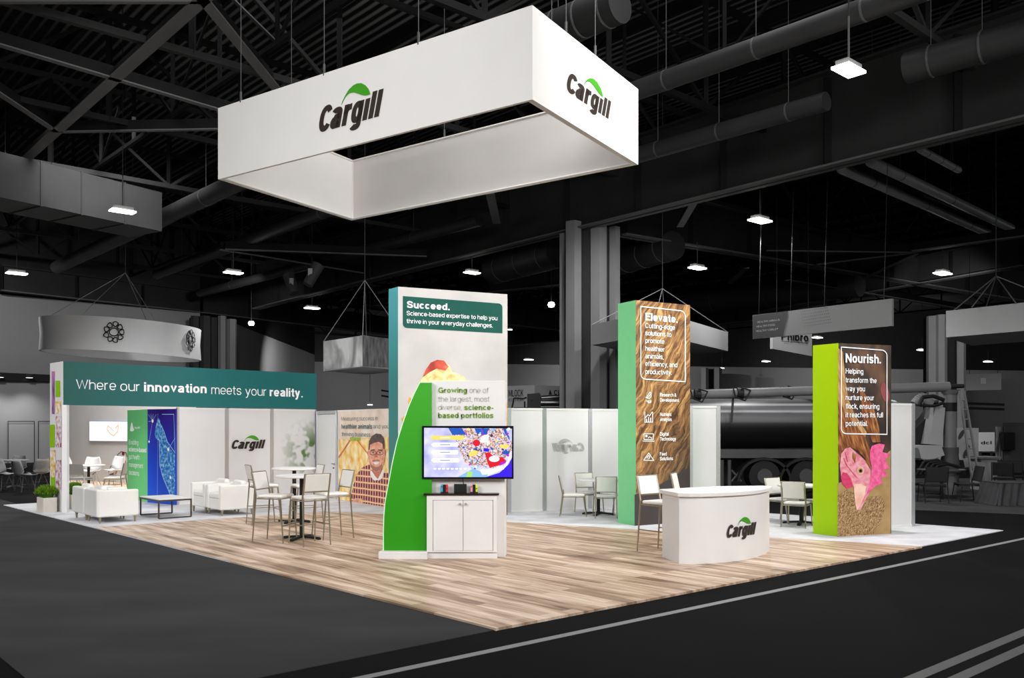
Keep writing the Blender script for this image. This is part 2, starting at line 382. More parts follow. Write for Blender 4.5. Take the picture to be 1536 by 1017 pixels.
add_fill((-20, 32, 8.6), (-25, 41, 4), 2500); add_fill((-13, 60, 8), (-17, 66, 3.5), 1800); add_fill((-8, 62, 8), (-8, 80, 3), 3500); add_fill((8, 70, 8), (12, 86, 3), 5000); add_fill((32, 70, 8), (38, 92, 3), 6000)
add_fill((30, 40, 6.8), (30, 52, 2), 1500); add_fill((14, 19, 7.6), (15, 25, 2), 260); add_fill((17, 34, 6.8), (21.5, 44, 4), 1300); add_fill((-12, 38, 8), (-15, 47, 4), 1200); add_fill((3, 24, 7.6), (3, 30, 3.5), 900, 1.5); add_fill((20, 20, 7.6), (21, 25, 2), 500)

# ------------------------------------------------------------------ hall floor
ang = math.radians(41.8)
U = Vector((math.cos(ang), math.sin(ang), 0)); V = Vector((-math.sin(ang), math.cos(ang), 0))
FL = mat('black_aisle_floor', (20, 20, 21), .9, noise=.12, nscale=.8, spec=.04, bump=.1, bscale=40)
CARP = ramp_mat('charcoal_aisle_carpet', [(.3, (52, 52, 53)), (.7, (62, 62, 63))], scale=(.5, 1.2, 1), coord='Object', rough=.95, spec=.05, detail=6)
CARP2 = mat('grey_hall_carpet', (70, 70, 71), .95, noise=.15, nscale=1, spec=.05)
TAPE = mat('grey_floor_tape', (128, 128, 128), .6, noise=.06, nscale=4)
TAPE2 = mat('dark_floor_tape', (76, 76, 76), .6, noise=.06, nscale=4)
WCARP = ramp_mat('white_speckled_carpet', [(.3, (188, 187, 190)), (.65, (212, 212, 216))], scale=(2, 2, 2), coord='Object', rough=.95, spec=.05, detail=8)
build(MB().box(-60, 70, -12, 115, -.1, 0), 'floor', FL, kind='structure')
FC = G(743, 945.5)
def strip(a, b, wd, z0, z1):
    d = (b-a).normalized(); e = Vector((-d.y, d.x, 0))*wd/2
    return [a-e, b-e, b+e, a+e], z0, z1
cw = G(37, 1017); 
t1 = (cw-FC).dot(U)
pA = FC+U*t1; pts = [FC+U*.02, pA, pA+V*40, FC+V*40+U*2, FC+V*5+U*2]
mb = MB().prism([FC-V*.0, pA, pA+V*19, FC+V*19, ], 0, .006); build(mb, 'aisle_carpet', CARP, label='charcoal grey aisle carpet left of the booth', cat='carpet')
# neighbouring booths' carpets
build(MB().prism([G(1371, 765), G(1536+260, 782), XY(2100, 30), XY(1300, 30)], 0, .006), 'aisle_carpet', CARP2, label='grey speckled carpet under the dark chairs on the right', cat='carpet')
for i, (a, b, wd, m, lb) in enumerate([
        (G(520, 1022), G(1560, 803), .085, TAPE, 'long pale grey tape line along the booth edge'),
        (G(1300, 1047), G(1600, 922), .10, TAPE2, 'dim grey tape line in the bottom right corner, upper one'),
        (G(1372, 1047), G(1600, 944), .10, TAPE2, 'dim grey tape line in the bottom right corner, lower one')]):
    mb = MB(); p, z0, z1 = strip(a, b, wd, .001, .004); mb.prism(p, z0, z1)
    build(mb, 'floor_tape', m, label=lb, cat='tape')

# ------------------------------------------------------------------ booth floor
Lc, Rc, Bc = G(5, 758.5), G(1505, 797), XY(553, F*HC/(727-HY))
build(MB().prism([Lc, FC, Rc, Bc], .006, .020), 'booth_carpet', WCARP, label='white speckled carpet covering the booth floor', cat='carpet')
wd_ = bpy.data.materials.new('oak_plank_vinyl'); wd_.use_nodes = True; nt = wd_.node_tree; bs = nt.nodes['Principled BSDF']
bs.inputs['Roughness'].default_value = .42; bs.inputs['Specular IOR Level'].default_value = .25
tc = nt.nodes.new('ShaderNodeTexCoord'); mp = nt.nodes.new('ShaderNodeMapping')
mp.inputs['Rotation'].default_value = (0, 0, -(ang+PI/2)); nt.links.new(tc.outputs['Object'], mp.inputs['Vector'])
br = nt.nodes.new('ShaderNodeTexBrick'); br.inputs['Scale'].default_value = 1
br.inputs['Brick Width'].default_value = 1.2; br.inputs['Row Height'].default_value = .15; br.inputs['Mortar Size'].default_value = .0018
br.inputs['Color1'].default_value = (0, 0, 0, 1); br.inputs['Color2'].default_value = (1, 1, 1, 1); br.inputs['Mortar'].default_value = (.1, .1, .1, 1)
br.offset = .37; br.offset_frequency = 2
nt.links.new(mp.outputs[0], br.inputs['Vector'])
mp2 = nt.nodes.new('ShaderNodeMapping'); mp2.inputs['Scale'].default_value = (.9, 9, 1); nt.links.new(mp.outputs[0], mp2.inputs['Vector'])
nz = nt.nodes.new('ShaderNodeTexNoise'); nz.inputs['Scale'].default_value = 1; nz.inputs['Detail'].default_value = 6; nz.inputs['Distortion'].default_value = .6
nt.links.new(mp2.outputs[0], nz.inputs['Vector'])
mx = nt.nodes.new('ShaderNodeMath'); mx.operation = 'MULTIPLY_ADD'; mx.inputs[1].default_value = .27; nt.links.new(br.outputs['Color'], mx.inputs[0]); nt.links.new(nz.outputs['Fac'], mx.inputs[2])
rp = nt.nodes.new('ShaderNodeValToRGB'); els = rp.color_ramp.elements
els.new(.5)
for e, (p, c) in zip(els, ((.36, (112, 88, 68)), (.60, (178, 150, 126)), (.90, (226, 204, 184)))): e.position = p; e.color = lin(c)+(1,)
nt.links.new(mx.outputs[0], rp.inputs['Fac']); nt.links.new(rp.outputs['Color'], bs.inputs['Base Color'])
WO = [G(146, 793.3), G(492, 768.5), G(1380, 822), FC]
wc_ = sum(WO, Vector())/4; WO = [p+(p-wc_).normalized()*(.03 if i_ in (0, 2, 3) else 0) for i_, p in enumerate(WO)]
build(MB().prism(WO, .001, .026), 'wood_floor', wd_, label='oak look plank flooring in the middle of the booth', cat='flooring')

# ------------------------------------------------------------------ towers
def tower(name, label, FLp, FRp, LBp, h, side_mat, graphic):
    fl, fr, lb = FLp, FRp, LBp; bk = fr+(lb-fl)
    c = (fl+fr+lb+bk)/4; c.z = .02
    t = thing(name, label, 'display tower', c)
    build(MB().prism([fl, fr, bk, lb], .02, h), 'tower_box', side_mat, t)
    pl = Plane(fl, fr)
    mb = MB(); q = [fl+Vector((0, 0, .021)), fr+Vector((0, 0, .021)), fr+Vector((0, 0, h)), fl+Vector((0, 0, h))]
    q = [p+pl.n*.004 for p in q]
    mb.face(q, 0, [(pl.uvof(p)) for p in q])
    build(mb, 'graphic_panel', graphic, t)
    return t, pl
def rrect(x0, y0, x1, y1, sl, sr, r, n=6, which=(0, 1, 0, 1)):
    """outline in pixels: top edge y0 at left, sl added at right top, sr at right bottom; which: rounded tl,tr,br,bl"""
    f = lambda x, y: (x, y+(sl*(1-(y-y0)/(y1-y0))+sr*(y-y0)/(y1-y0))*(x-x0)/(x1-x0))
    out = []
    for (cx, cy, a0, on, kx, ky) in ((x0, y0, PI, which[0], 1, 1), (x1, y0, 1.5*PI, which[1], -1, 1), (x1, y1, 0, which[2], -1, -1), (x0, y1, .5*PI, which[3], 1, -1)):
        if not on: out.append(f(cx, cy)); continue
        for i in range(n+1):
            a = a0+i/n*PI/2; out.append(f(cx+kx*r+r*math.cos(a), cy+ky*r+r*math.sin(a)))
    return out

# -- Succeed tower
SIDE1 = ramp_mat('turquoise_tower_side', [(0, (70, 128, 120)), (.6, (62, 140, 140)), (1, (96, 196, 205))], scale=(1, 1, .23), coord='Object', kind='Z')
GR1 = ramp_mat('pale_blurred_barn_print', [(.3, (172, 168, 165)), (.7, (190, 187, 184))], scale=(1.2, 1.2, 1), detail=8)
z1 = 4.40
f1 = XY(597, 2.6*F/208); r1 = XY(761, 17.6); b1 = XY(583, 16.95)
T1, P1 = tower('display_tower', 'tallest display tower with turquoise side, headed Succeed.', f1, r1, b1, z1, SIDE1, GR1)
mb = MB(); P1.poly(mb, rrect(604.3, 444.0, 753.7, 491.5, 11.5, 8.5, 6), .010)
build(mb, 'text_box', mat('teal_box_print', (14, 76, 66), .8, noise=.04), T1)
mb = MB()
text(mb, P1, 'Succeed.', 610.5, 461.5, 674.5, 451.5, .018, bold=.03)
text(mb, P1, 'Science-based expertise to help you', 610, 472.8, 746, 466.3, .018, bold=.008)
text(mb, P1, 'thrive in your everyday challenges.', 610, 484.6, 739, 478, .018, bold=.008)
build(mb, 'lettering', WTXT, T1)
mb = MB(); CH1 = ramp_mat('golden_chick_print', [(.3, (206, 160, 90)), (.5, (232, 205, 140)), (.7, (236, 220, 190))], scale=(9, 9, 1), detail=6)
CH2 = ramp_mat('red_comb_print', [(.35, (150, 40, 25)), (.6, (205, 80, 60)), (.75, (225, 150, 120))], scale=(5, 5, 1)); CH3 = mat('yellow_feather_print', (205, 160, 60), .6, noise=.3, nscale=9)
P1.poly(mb, [(630, 573), (636, 562), (641, 551), (650, 543), (664, 541), (674, 548), (678, 558), (686, 560), (697, 566), (704, 580), (704, 600), (620, 600)], .010, 0)
P1.poly(mb, [(634, 566), (639, 554), (646, 544), (656, 539.5), (666, 541), (673, 550), (668, 556), (655, 553), (645, 558)], .014, 1)
P1.poly(mb, [(614, 594), (618, 600), (615, 609), (612, 604)], .010, 2); P1.poly(mb, [(602, 628), (609, 622), (612, 628), (605, 636)], .010, 2)
P1.poly(mb, [(757, 610), (761, 604), (761, 640), (757.5, 640)], .010, 2); P1.poly(mb, [(757.5, 700), (761, 700), (761, 773.8), (757.5, 773.6)], .010, 3)
build(mb, 'chick_picture', [CH1, CH2, CH3, mat('dark_red_print', (92, 50, 42), .7, noise=.2, nscale=5)], T1)

# -- Elevate tower
z2 = 4.02
f2 = XY(953.6, 15.72); r2 = XY(1034.9, 16.38); b2 = XY(927, 16.2)
def feather_mat():
    m = bpy.data.materials.new('brown_feather_print'); m.use_nodes = True; nt = m.node_tree; b = nt.nodes['Principled BSDF']; b.inputs['Roughness'].default_value = .5
    b.inputs['Specular IOR Level'].default_value = .2
    tc = nt.nodes.new('ShaderNodeTexCoord')
    n0 = nt.nodes.new('ShaderNodeTexNoise'); n0.inputs['Scale'].default_value = 2.2; n0.inputs['Detail'].default_value = 3; nt.links.new(tc.outputs['UV'], n0.inputs['Vector'])
    ad = nt.nodes.new('ShaderNodeVectorMath'); ad.operation = 'MULTIPLY_ADD'; ad.inputs[1].default_value = (.38, .38, .38)
    nt.links.new(n0.outputs['Color'], ad.inputs[0]); nt.links.new(tc.outputs['UV'], ad.inputs[2])
    mq = nt.nodes.new('ShaderNodeMapping'); mq.inputs['Rotation'].default_value = (0, 0, math.radians(-58)); mp = nt.nodes.new('ShaderNodeMapping'); mp.inputs['Scale'].default_value = (2.0, 15, 1)
    nt.links.new(ad.outputs[0], mq.inputs['Vector']); nt.links.new(mq.outputs[0], mp.inputs['Vector'])
    n1 = nt.nodes.new('ShaderNodeTexNoise'); n1.inputs['Scale'].default_value = 1.1; n1.inputs['Detail'].default_value = 9; n1.inputs['Roughness'].default_value = .65; nt.links.new(mp.outputs[0], n1.inputs['Vector'])
    r = nt.nodes.new('ShaderNodeValToRGB'); e = r.color_ramp.elements
    for _ in range(3): e.new(.5)
    for el, (p, c) in zip(e, ((.28, (36, 28, 24)), (.41, (88, 62, 42)), (.52, (140, 102, 64)), (.62, (186, 146, 92)), (.76, (224, 194, 146)))): el.position = p; el.color = lin(c)+(1,)
    nt.links.new(n1.outputs['Fac'], r.inputs['Fac'])
    sp = nt.nodes.new('ShaderNodeSeparateXYZ'); nt.links.new(tc.outputs['UV'], sp.inputs[0])
    ma = nt.nodes.new('ShaderNodeMath'); ma.operation = 'MULTIPLY_ADD'; ma.inputs[1].default_value = -1.05   # darkness grows to the lower right
    nt.links.new(sp.outputs['X'], ma.inputs[0]); nt.links.new(sp.outputs['Y'], ma.inputs[2])
    mr = nt.nodes.new('ShaderNodeMapRange'); mr.inputs['From Min'].default_value = -.9; mr.inputs['From Max'].default_value = 1.1
    nt.links.new(ma.outputs[0], mr.inputs['Value'])
    ms = nt.nodes.new('ShaderNodeMix'); ms.data_type = 'RGBA'; ms.inputs['A'].default_value = lin((58, 52, 50))+(1,)
    nt.links.new(mr.outputs[0], ms.inputs['Factor']); nt.links.new(r.outputs['Color'], ms.inputs['B']); nt.links.new(ms.outputs['Result'], b.inputs['Base Color'])
    return m
T2, P2 = tower('display_tower', 'tall display tower with mint green side and feather print, headed Elevate.', f2, r2, b2, z2,
               mat('mint_green_tower_side', (132, 224, 156), .5, noise=.02), feather_mat())
mb = MB(); P2.poly(mb, [(952, 742), (978, 734), (1034.6, 700), (1034.6, 785.5), (952, 790)], .008); build(mb, 'dark_print_foot', mat('dark_print', (62, 56, 55), .6, noise=.1, nscale=2), T2)
mb = MB(); P2.line(mb, rrect(961.3, 459.6, 1027.8, 568.3, 7.2, 4.2, 7), .016, .014, closed=True)
text(mb, P2, 'Elevate.', 968, 480.5, 1016.5, 469, .016, bold=.03)
for s_, x1, y in (('Cutting-edge', 1012.5, 491.7), ('solutions to', 1007, 502.8), ('promote', 996.5, 514.1), ('healthier', 996.5, 526), ('animals,', 995.3, 537.4), ('efficiency, and', 1016, 548.8), ('productivity.', 1007.5, 560.8)):
    text(mb, P2, s_, 968, y, x1, y-7.2, .016, bold=.008)
for s_, x1, y in (('Research &', 1014.5, 594.6), ('Development', 1018.3, 602.4), ('Nutrient', 1007, 624), ('Analysis', 1007.5, 631.5), ('Digital', 1003, 653.6), ('Technology', 1014, 661), ('Feed', 1000, 683.5), ('Solutions', 1009.5, 690.6)):
    text(mb, P2, s_, 990, y, x1, y-5.2, .016, bold=.012)
build(mb, 'lettering', WTXT, T2)
mb = MB(); Lw = .012
P2.line(mb, [(969.5, 601.5), (977, 601.5)], Lw, .014); P2.line(mb, [(968.5, 596), (974, 598), (977, 594), (976, 590)], Lw, .014); P2.line(mb, [(970, 595), (975, 588), (977, 590), (972, 596)], Lw, .014, closed=True); P2.line(mb, [(972, 601), (972, 604), (976, 604), (976, 601)], Lw, .014)
P2.line(mb, [(967.3, 618), (967.3, 633.2), (979, 633.2), (979, 618)], Lw, .014)
for x, y in ((970, 629), (973, 626), (976, 627)): P2.line(mb, [(x, 633), (x, y)], Lw*1.3, .014)
P2.line(mb, [(968.5, 626), (972, 622), (974.5, 624), (978, 618)], Lw, .014)
P2.line(mb, [(966, 650.5), (980, 650.8), (980, 659.5), (966, 659.2)], Lw, .014, closed=True); P2.line(mb, [(964.5, 661.5), (981.5, 661.8)], Lw, .014); P2.ell(mb, 969.5, 654, 1.8, 1.8, .014); P2.line(mb, [(972, 657), (974.5, 655), (978, 657.5)], Lw, .014)
P2.line(mb, [(965.5, 690.3), (973, 679.5), (981, 690.8)], Lw, .014, closed=True); P2.line(mb, [(970, 687), (973, 683), (975, 686), (973, 688)], Lw, .014)
build(mb, 'icons', WTXT, T2)

# -- Nourish tower
z3 = 3.115
f3 = G(1257.5, 806.7); r3 = G(1336.5, 802.2); b3 = G(1219.3, 802)
BGN = ramp_mat('blurred_brown_print', [(.3, (38, 32, 27)), (.5, (66, 52, 42)), (.7, (112, 80, 58))], scale=(3, 1.6, 1), detail=2, loc=(3, 1, 0))
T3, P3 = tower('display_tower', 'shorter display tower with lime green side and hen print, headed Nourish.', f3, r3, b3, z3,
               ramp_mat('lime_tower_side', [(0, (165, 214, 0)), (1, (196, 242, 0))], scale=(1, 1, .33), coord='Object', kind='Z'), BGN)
def q3(pts): return [(1250+x*.295, 510+y*.295) for x, y in pts]
LIT = ramp_mat('straw_litter_print', [(.35, (84, 58, 34)), (.5, (150, 116, 76)), (.65, (206, 176, 130))], scale=(60, 22, 1), rot=(0, 0, .6), detail=8, distort=1.5)
LITB = ramp_mat('blurred_straw_print', [(.3, (150, 118, 70)), (.7, (190, 160, 112))], scale=(3, 3, 1))
FEA = ramp_mat('rust_feather_print', [(.3, (66, 34, 16)), (.5, (142, 84, 44)), (.7, (198, 140, 84))], scale=(26, 4, 1), rot=(0, 0, -.35), detail=6)
FEB = ramp_mat('gold_feather_print', [(.3, (140, 96, 50)), (.7, (212, 168, 110))], scale=(14, 3, 1), rot=(0, 0, -.35), detail=5)
PNK = ramp_mat('pink_comb_print', [(.3, (222, 70, 130)), (.7, (245, 120, 165))], scale=(12, 12, 1), detail=6)
FAC = ramp_mat('pink_hen_face_print', [(.3, (206, 104, 122)), (.5, (226, 146, 158)), (.75, (234, 184, 186))], scale=(9, 11, 1), detail=9)
BEAK = ramp_mat('beak_print', [(.3, (228, 170, 150)), (.7, (246, 214, 196))], scale=(6, 6, 1)); BLK = mat('black_print', (20, 14, 12), .4, noise=.1); EYE = mat('amber_eye_print', (196, 150, 96), .4, noise=.2, nscale=40)
mb = MB()
P3.poly(mb, q3([(22, 730), (120, 690), (200, 640), (291, 560), (291, 985), (22, 1004)]), .008, 1)
P3.poly(mb, q3([(22, 790), (70, 760), (150, 800), (240, 790), (265, 840), (240, 930), (200, 992), (22, 1003)]), .010, 0)
P3.poly(mb, q3([(24, 300), (60, 360), (120, 440), (165, 500), (190, 570), (192, 640), (176, 660), (160, 600), (120, 560), (80, 540), (48, 560), (26, 640), (24, 600)]), .012, 2)
P3.poly(mb, q3([(24, 40), (48, 60), (60, 180), (75, 300), (110, 380), (170, 470), (160, 500), (110, 430), (60, 360), (24, 330)]), .010, 3)
P3.poly(mb, q3([(130, 230), (200, 330), (232, 440), (240, 520), (200, 520), (150, 400)]), .010, 2)
P3.ell(mb, 1250+262*.295, 510+265*.295, 6, 15, .010, 10, rot=-.2)
P3.poly(mb, q3([(33, 640), (40, 580), (60, 552), (86, 545), (120, 575), (160, 610), (188, 660), (192, 740), (176, 790), (140, 860), (118, 866), (108, 800), (104, 745), (70, 745), (42, 712)]), .014, 5)
P3.poly(mb, q3([(38, 700), (48, 672), (70, 676), (92, 710), (102, 745), (70, 756), (48, 735)]), .017, 8)
P3.poly(mb, q3([(188, 560), (196, 538), (232, 526), (262, 532), (250, 570), (291, 580), (262, 610), (288, 655), (256, 660), (276, 690), (240, 700), (252, 730), (215, 742), (186, 770), (168, 790), (186, 720), (196, 650), (186, 600)]), .017, 4)
P3.poly(mb, q3([(104, 735), (140, 730), (166, 745), (160, 790), (134, 846), (120, 866), (110, 820)]), .018, 6)
P3.poly(mb, q3([(128, 560), (186, 590), (190, 660), (168, 612)]), .018, 2); P3.poly(mb, q3([(98, 570), (118, 585), (110, 625), (96, 600)]), .018, 2)
P3.ell(mb, 1250+139*.295, 510+664*.295, 5.2, 5.6, .020, 6); P3.ell(mb, 1250+139*.295, 510+664*.295, 4.0, 4.3, .023, 9); P3.ell(mb, 1250+139*.295, 510+665*.295, 2.2, 2.5, .026, 7)
P3.line(mb, q3([(52, 600), (70, 640), (120, 700)]), .01, .020, 8); P3.line(mb, q3([(60, 570), (74, 620)]), .01, .020, 8)
build(mb, 'hen_picture', [LIT, LITB, FEA, FEB, PNK, FAC, BEAK, BLK, mat('deep_pink_print', (206, 60, 104), .5, noise=.2, nscale=20), EYE, mat('blurred_red_print', (150, 74, 78), .6, noise=.2, nscale=5)], T3)
mb = MB(); P3.line(mb, rrect(1262.0, 520.5, 1330.5, 650.5, 5.2, 1.0, 8), .016, .026, closed=True)
text(mb, P3, 'Nourish.', 1268.5, 543.8, 1321.5, 530, .028, bold=.03)
for s_, x1, y in (('Helping', 1295, 560.3), ('transform the', 1315, 573.7), ('way you', 1297.5, 586.6), ('nurture your', 1311, 600), ('flock, ensuring', 1319, 613), ('it reaches its full', 1324.5, 626), ('potential.', 1301.5, 639)):
    text(mb, P3, s_, 1268.5, y, x1, y-7.8, .028, bold=.01)
build(mb, 'lettering', WTXT, T3)

# ------------------------------------------------------------------ booth walls
def wall_panel(p0, p1, h, label, m=None, name='wall_panel', group=None, fr=.045, posts=(1, 1), z0=.02):
    c = (p0+p1)/2; c.z = z0
    t = thing(name, label, 'wall panel', c, 0, group); d = (p1-p0).normalized()
    mb = MB(); a = p0+d*fr*.6; b = p1-d*fr*.6
    mb.beam((a.x, a.y, (z0+h)/2), (b.x, b.y, (z0+h)/2), .03, h-z0-.04)
    build(mb, 'panel', m or PANEL, t)
    mb = MB(); mb.beam((a.x, a.y, h-.02), (b.x, b.y, h-.02), .05, .04); mb.beam((a.x, a.y, z0+.02), (b.x, b.y, z0+.02), .05, .04); build(mb, 'rail', WHITE, t)
    for k, p in ((0, p0), (1, p1)):
        if posts[k]:
            e = p+d*(fr/2 if k == 0 else -fr/2)
            build(MB().prism([e-d*fr/2+Vector((d.y, -d.x, 0))*.03, e+d*fr/2+Vector((d.y, -d.x, 0))*.03, e+d*fr/2-Vector((d.y, -d.x, 0))*.03, e-d*fr/2-Vector((d.y, -d.x, 0))*.03], z0, h), 'post', ALU, t)
    return t
# header wall line
H0 = G(94.8, 770.2); H1 = XY(474.5, 22.5)
PH = Plane(H0, H1); zt, zb = 3.11, 2.215
def onH(px): q = PH.hit(px, 600); q.z = 0; return q
ht = thing('header_fascia', 'long teal fascia reading Where our innovation meets your reality.', 'sign', (H0+H1)/2+Vector((0, 0, zb)))
nH = PH.n*.12
mb = MB().prism([H0, H1, H1-nH, H0-nH], zb, zt)
build(mb, 'fascia_box', WHITE, ht)
mb = MB(); q = [H0+PH.n*.004+Vector((0, 0, zb)), H1+PH.n*.004+Vector((0, 0, zb)), H1+PH.n*.004+Vector((0, 0, zt)), H0+PH.n*.004+Vector((0, 0, zt))]
mb.face(q, 0, [PH.uvof(p) for p in q]); build(mb, 'teal_graphic', TEAL, ht)
mb = MB()
def htext(s_, x0, x1, bold):
    k = (x0-114)/(455-114); base = 583.5+k*12.6; cap = 569+k*14.4
    text(mb, PH, s_, x0, base, x1, cap, .012, bold=bold)
htext('Where', 114, 174, -.006); htext('our', 180.5, 209.5, -.006); htext('innovation', 216, 310, .03); htext('meets', 317, 362, -.006); htext('your', 368, 399.5, -.006); htext('reality', 404.5, 450, .03); htext('.', 452, 454, .01)
build(mb, 'lettering', WTXT, ht)
# end panel with colour patches
E1 = XY(75, 18.75); PE = Plane(E1, H0)
et = thing('end_panel', 'narrow white end panel with green squares and flower pictures', 'wall panel', (E1+H0)/2+Vector((0, 0, .02)))
dE = (H0-E1).normalized(); back = Vector((-PE.n.x, -PE.n.y, 0))*.05
build(MB().prism([E1, H0, H0+PH.u*.10, E1+PH.u*.10], .02, zt), 'panel', WHITE, et)
GRN = mat('lime_square_print', (140, 190, 20), .5, noise=.03)
FLW = ramp_mat('pink_flower_print', [(.35, (236, 232, 232)), (.52, (214, 190, 196)), (.62, (150, 80, 110)), (.75, (220, 120, 60))], scale=(9, 9, 1), detail=5)
FL2 = ramp_mat('purple_flower_print', [(.3, (90, 70, 60)), (.5, (170, 120, 190)), (.7, (216, 110, 130))], scale=(6, 3, 1), detail=5)
FL3 = ramp_mat('orange_flower_print', [(.4, (238, 236, 236)), (.56, (230, 190, 90)), (.7, (200, 90, 60))], scale=(8, 8, 1), detail=5, loc=(4, 2, 0))
mb = MB()
for x0, x1, y0, y1, m in ((83.2, 90, 571, 595.5, 0), (74.6, 82, 637, 671, 0), (76, 82.5, 716, 731, 0), (77.5, 82, 557, 621, 2), (82.5, 91, 602, 620.5, 3), (83.4, 92, 624, 671, 1), (75, 83, 675, 716, 3), (83.4, 91.5, 690, 735, 1)):
    PE.poly(mb, [(x0, y0), (x1, y0), (x1, y1), (x0, y1)], .006, m)
build(mb, 'pictures', [GRN, FLW, FL2, FL3], et)
build(MB().beam((H0.x+.04, H0.y+.02, .02), (H0.x+.04, H0.y+.02, zb), .1, .1), 'post', WHITE, et, bevel=.004)
# three frosted panels under the header
def green_mat():
    m = bpy.data.materials.new('frosted_panel_with_plant_behind'); m.use_nodes = True; nt = m.node_tree; b = nt.nodes['Principled BSDF']; b.inputs['Roughness'].default_value = .4
    tc = nt.nodes.new('ShaderNodeTexCoord'); n = nt.nodes.new('ShaderNodeTexNoise'); n.inputs['Scale'].default_value = 4.5; n.inputs['Detail'].default_value = 1
    nt.links.new(tc.outputs['Object'], n.inputs['Vector'])
    gr = nt.nodes.new('ShaderNodeVectorMath'); gr.operation = 'DISTANCE'; gr.inputs[1].default_value = (.35, .35, 1.15)
    mp = nt.nodes.new('ShaderNodeMapping'); mp.inputs['Scale'].default_value = (1, 1, 1.05); nt.links.new(tc.outputs['Object'], mp.inputs['Vector']); nt.links.new(mp.outputs[0], gr.inputs[0])
    mr = nt.nodes.new('ShaderNodeMapRange'); mr.inputs['From Min'].default_value = .25; mr.inputs['From Max'].default_value = .95; mr.inputs['To Min'].default_value = 1; mr.inputs['To Max'].default_value = 0
    nt.links.new(gr.outputs['Value'], mr.inputs['Value'])
    r1 = nt.nodes.new('ShaderNodeMapRange'); r1.inputs['From Min'].default_value = .46; r1.inputs['From Max'].default_value = .58; nt.links.new(n.outputs['Fac'], r1.inputs['Value'])
    mu = nt.nodes.new('ShaderNodeMath'); mu.operation = 'MULTIPLY'; nt.links.new(mr.outputs[0], mu.inputs[0]); nt.links.new(r1.outputs[0], mu.inputs[1])
    ms = nt.nodes.new('ShaderNodeMix'); ms.data_type = 'RGBA'; ms.inputs['A'].default_value = lin((214, 212, 210))+(1,); ms.inputs['B'].default_value = lin((92, 120, 62))+(1,)
    nt.links.new(mu.outputs[0], ms.inputs['Factor']); nt.links.new(ms.outputs['Result'], b.inputs['Base Color']); return m
wp = []
for x0, x1, lb, m in ((265, 339.5, 'plain frosted wall panel beside the blue chicken print', None), (339.5, 407, 'frosted wall panel carrying the brown Cargill logo under the teal fascia', None), (407, 474, 'frosted wall panel with a blurred green plant showing through', green_mat())):
    wp.append(wall_panel(onH(x0), onH(x1), 2.2, lb, m))
logo(wp[1], PH, 347.5, 673.5, 398.5, 660, .03, [INK, LEAF])
# blue and green printed panel, set back from the post
k0 = onH(263.5); kb = G(221.3, 754.8); kg = XY(191, 21.7)
PB = Plane(k0, kb); PG = Plane(kb, kg)
bt = thing('printed_panel', 'blue printed panel with a glowing light blue chicken', 'wall panel', (k0+kb)/2+Vector((0, 0, .02)))
build(MB().prism([k0, kb, kb-PB.n*.05, k0-PB.n*.05], .02, 2.17), 'panel', ramp_mat('deep_blue_print', [(0, (34, 92, 226)), (.5, (34, 66, 196)), (1, (60, 22, 140))], scale=(1, 1, .46), coord='Object', kind='Z'), bt)
CYAN = mat('glowing_cyan_print', (110, 190, 235), .5, emit=.25, noise=.45, nscale=12); CYL = mat('pale_cyan_line_print', (170, 205, 240), .5, emit=.2, noise=.1)
CB = ramp_mat('blue_network_print', [(.35, (30, 90, 190)), (.5, (70, 150, 220)), (.65, (170, 220, 250))], scale=(14, 14, 1), detail=7)
def qb(pts): return [(90+x*.1769, 620+y*.1769) for x, y in pts]
mb = MB()
PB.poly(mb, qb([(822, 60), (836, 38), (850, 60), (846, 90), (868, 105), (880, 150), (905, 220), (930, 290), (958, 330), (975, 350), (975, 690), (935, 688), (905, 620), (868, 540), (846, 440), (842, 330), (838, 230), (815, 215), (803, 180), (812, 120)]), .008, 0)
PB.line(mb, qb([(835, 60), (880, 150), (910, 240), (975, 335)]), .016, .012, 1); PB.line(mb, qb([(842, 230), (846, 440), (880, 560), (935, 690)]), .018, .012, 1)
for a in ((750, 10), (770, 5), (790, 5), (815, 8), (750, 70)): PB.line(mb, qb([(785, 65), a]), .008, .010, 1)
PB.line(mb, qb([(785, 65), (755, 240)]), .008, .010, 1); PB.line(mb, qb([(830, 5), (825, 690)]), .006, .010, 1); PB.line(mb, qb([(918, 305), (975, 210)]), .010, .012, 1)
PB.line(mb, qb([(865, 8), (965, 8), (975, 340)]), .012, .012, 1)
for x, y, r in ((785, 65, 9), (755, 240, 6), (918, 305, 9), (936, 545, 8)): PB.ell(mb, 90+x*.1769, 620+y*.1769, r*.17, r*.3, .016, 2, 10)
build(mb, 'chicken_picture', [CB, CYL, WTXT], bt)
gt = thing('printed_panel', 'green printed panel with white wording beside the blue chicken print', 'wall panel', (kg+kb)/2+Vector((0, 0, .02)))
build(MB().prism([kb, kg, kg-PG.n*.05, kb-PG.n*.05], .02, 2.17), 'panel', mat('mid_green_print', (116, 214, 134), .5, noise=.02), gt)
mb = MB()
for s_, x1, y, bo in (('Enabling', 207.5, 666.5, 0), ('science-based', 219.3, 677, .03), ('gut health', 209.5, 688, 0), ('management', 214.5, 700, 0), ('decisions.', 209, 711.5, 0)):
    text(mb, PG, s_, 193.3, y, x1, y-7, .010, bold=bo)
PG.poly(mb, [(195, 646), (196.5, 636), (198, 633), (199.5, 640), (201.5, 645), (198, 647.5)], .010); text(mb, PG, 'BALANCE', 202, 643, 210, 640, .010, bold=.02)
build(mb, 'lettering', WTXT, gt)
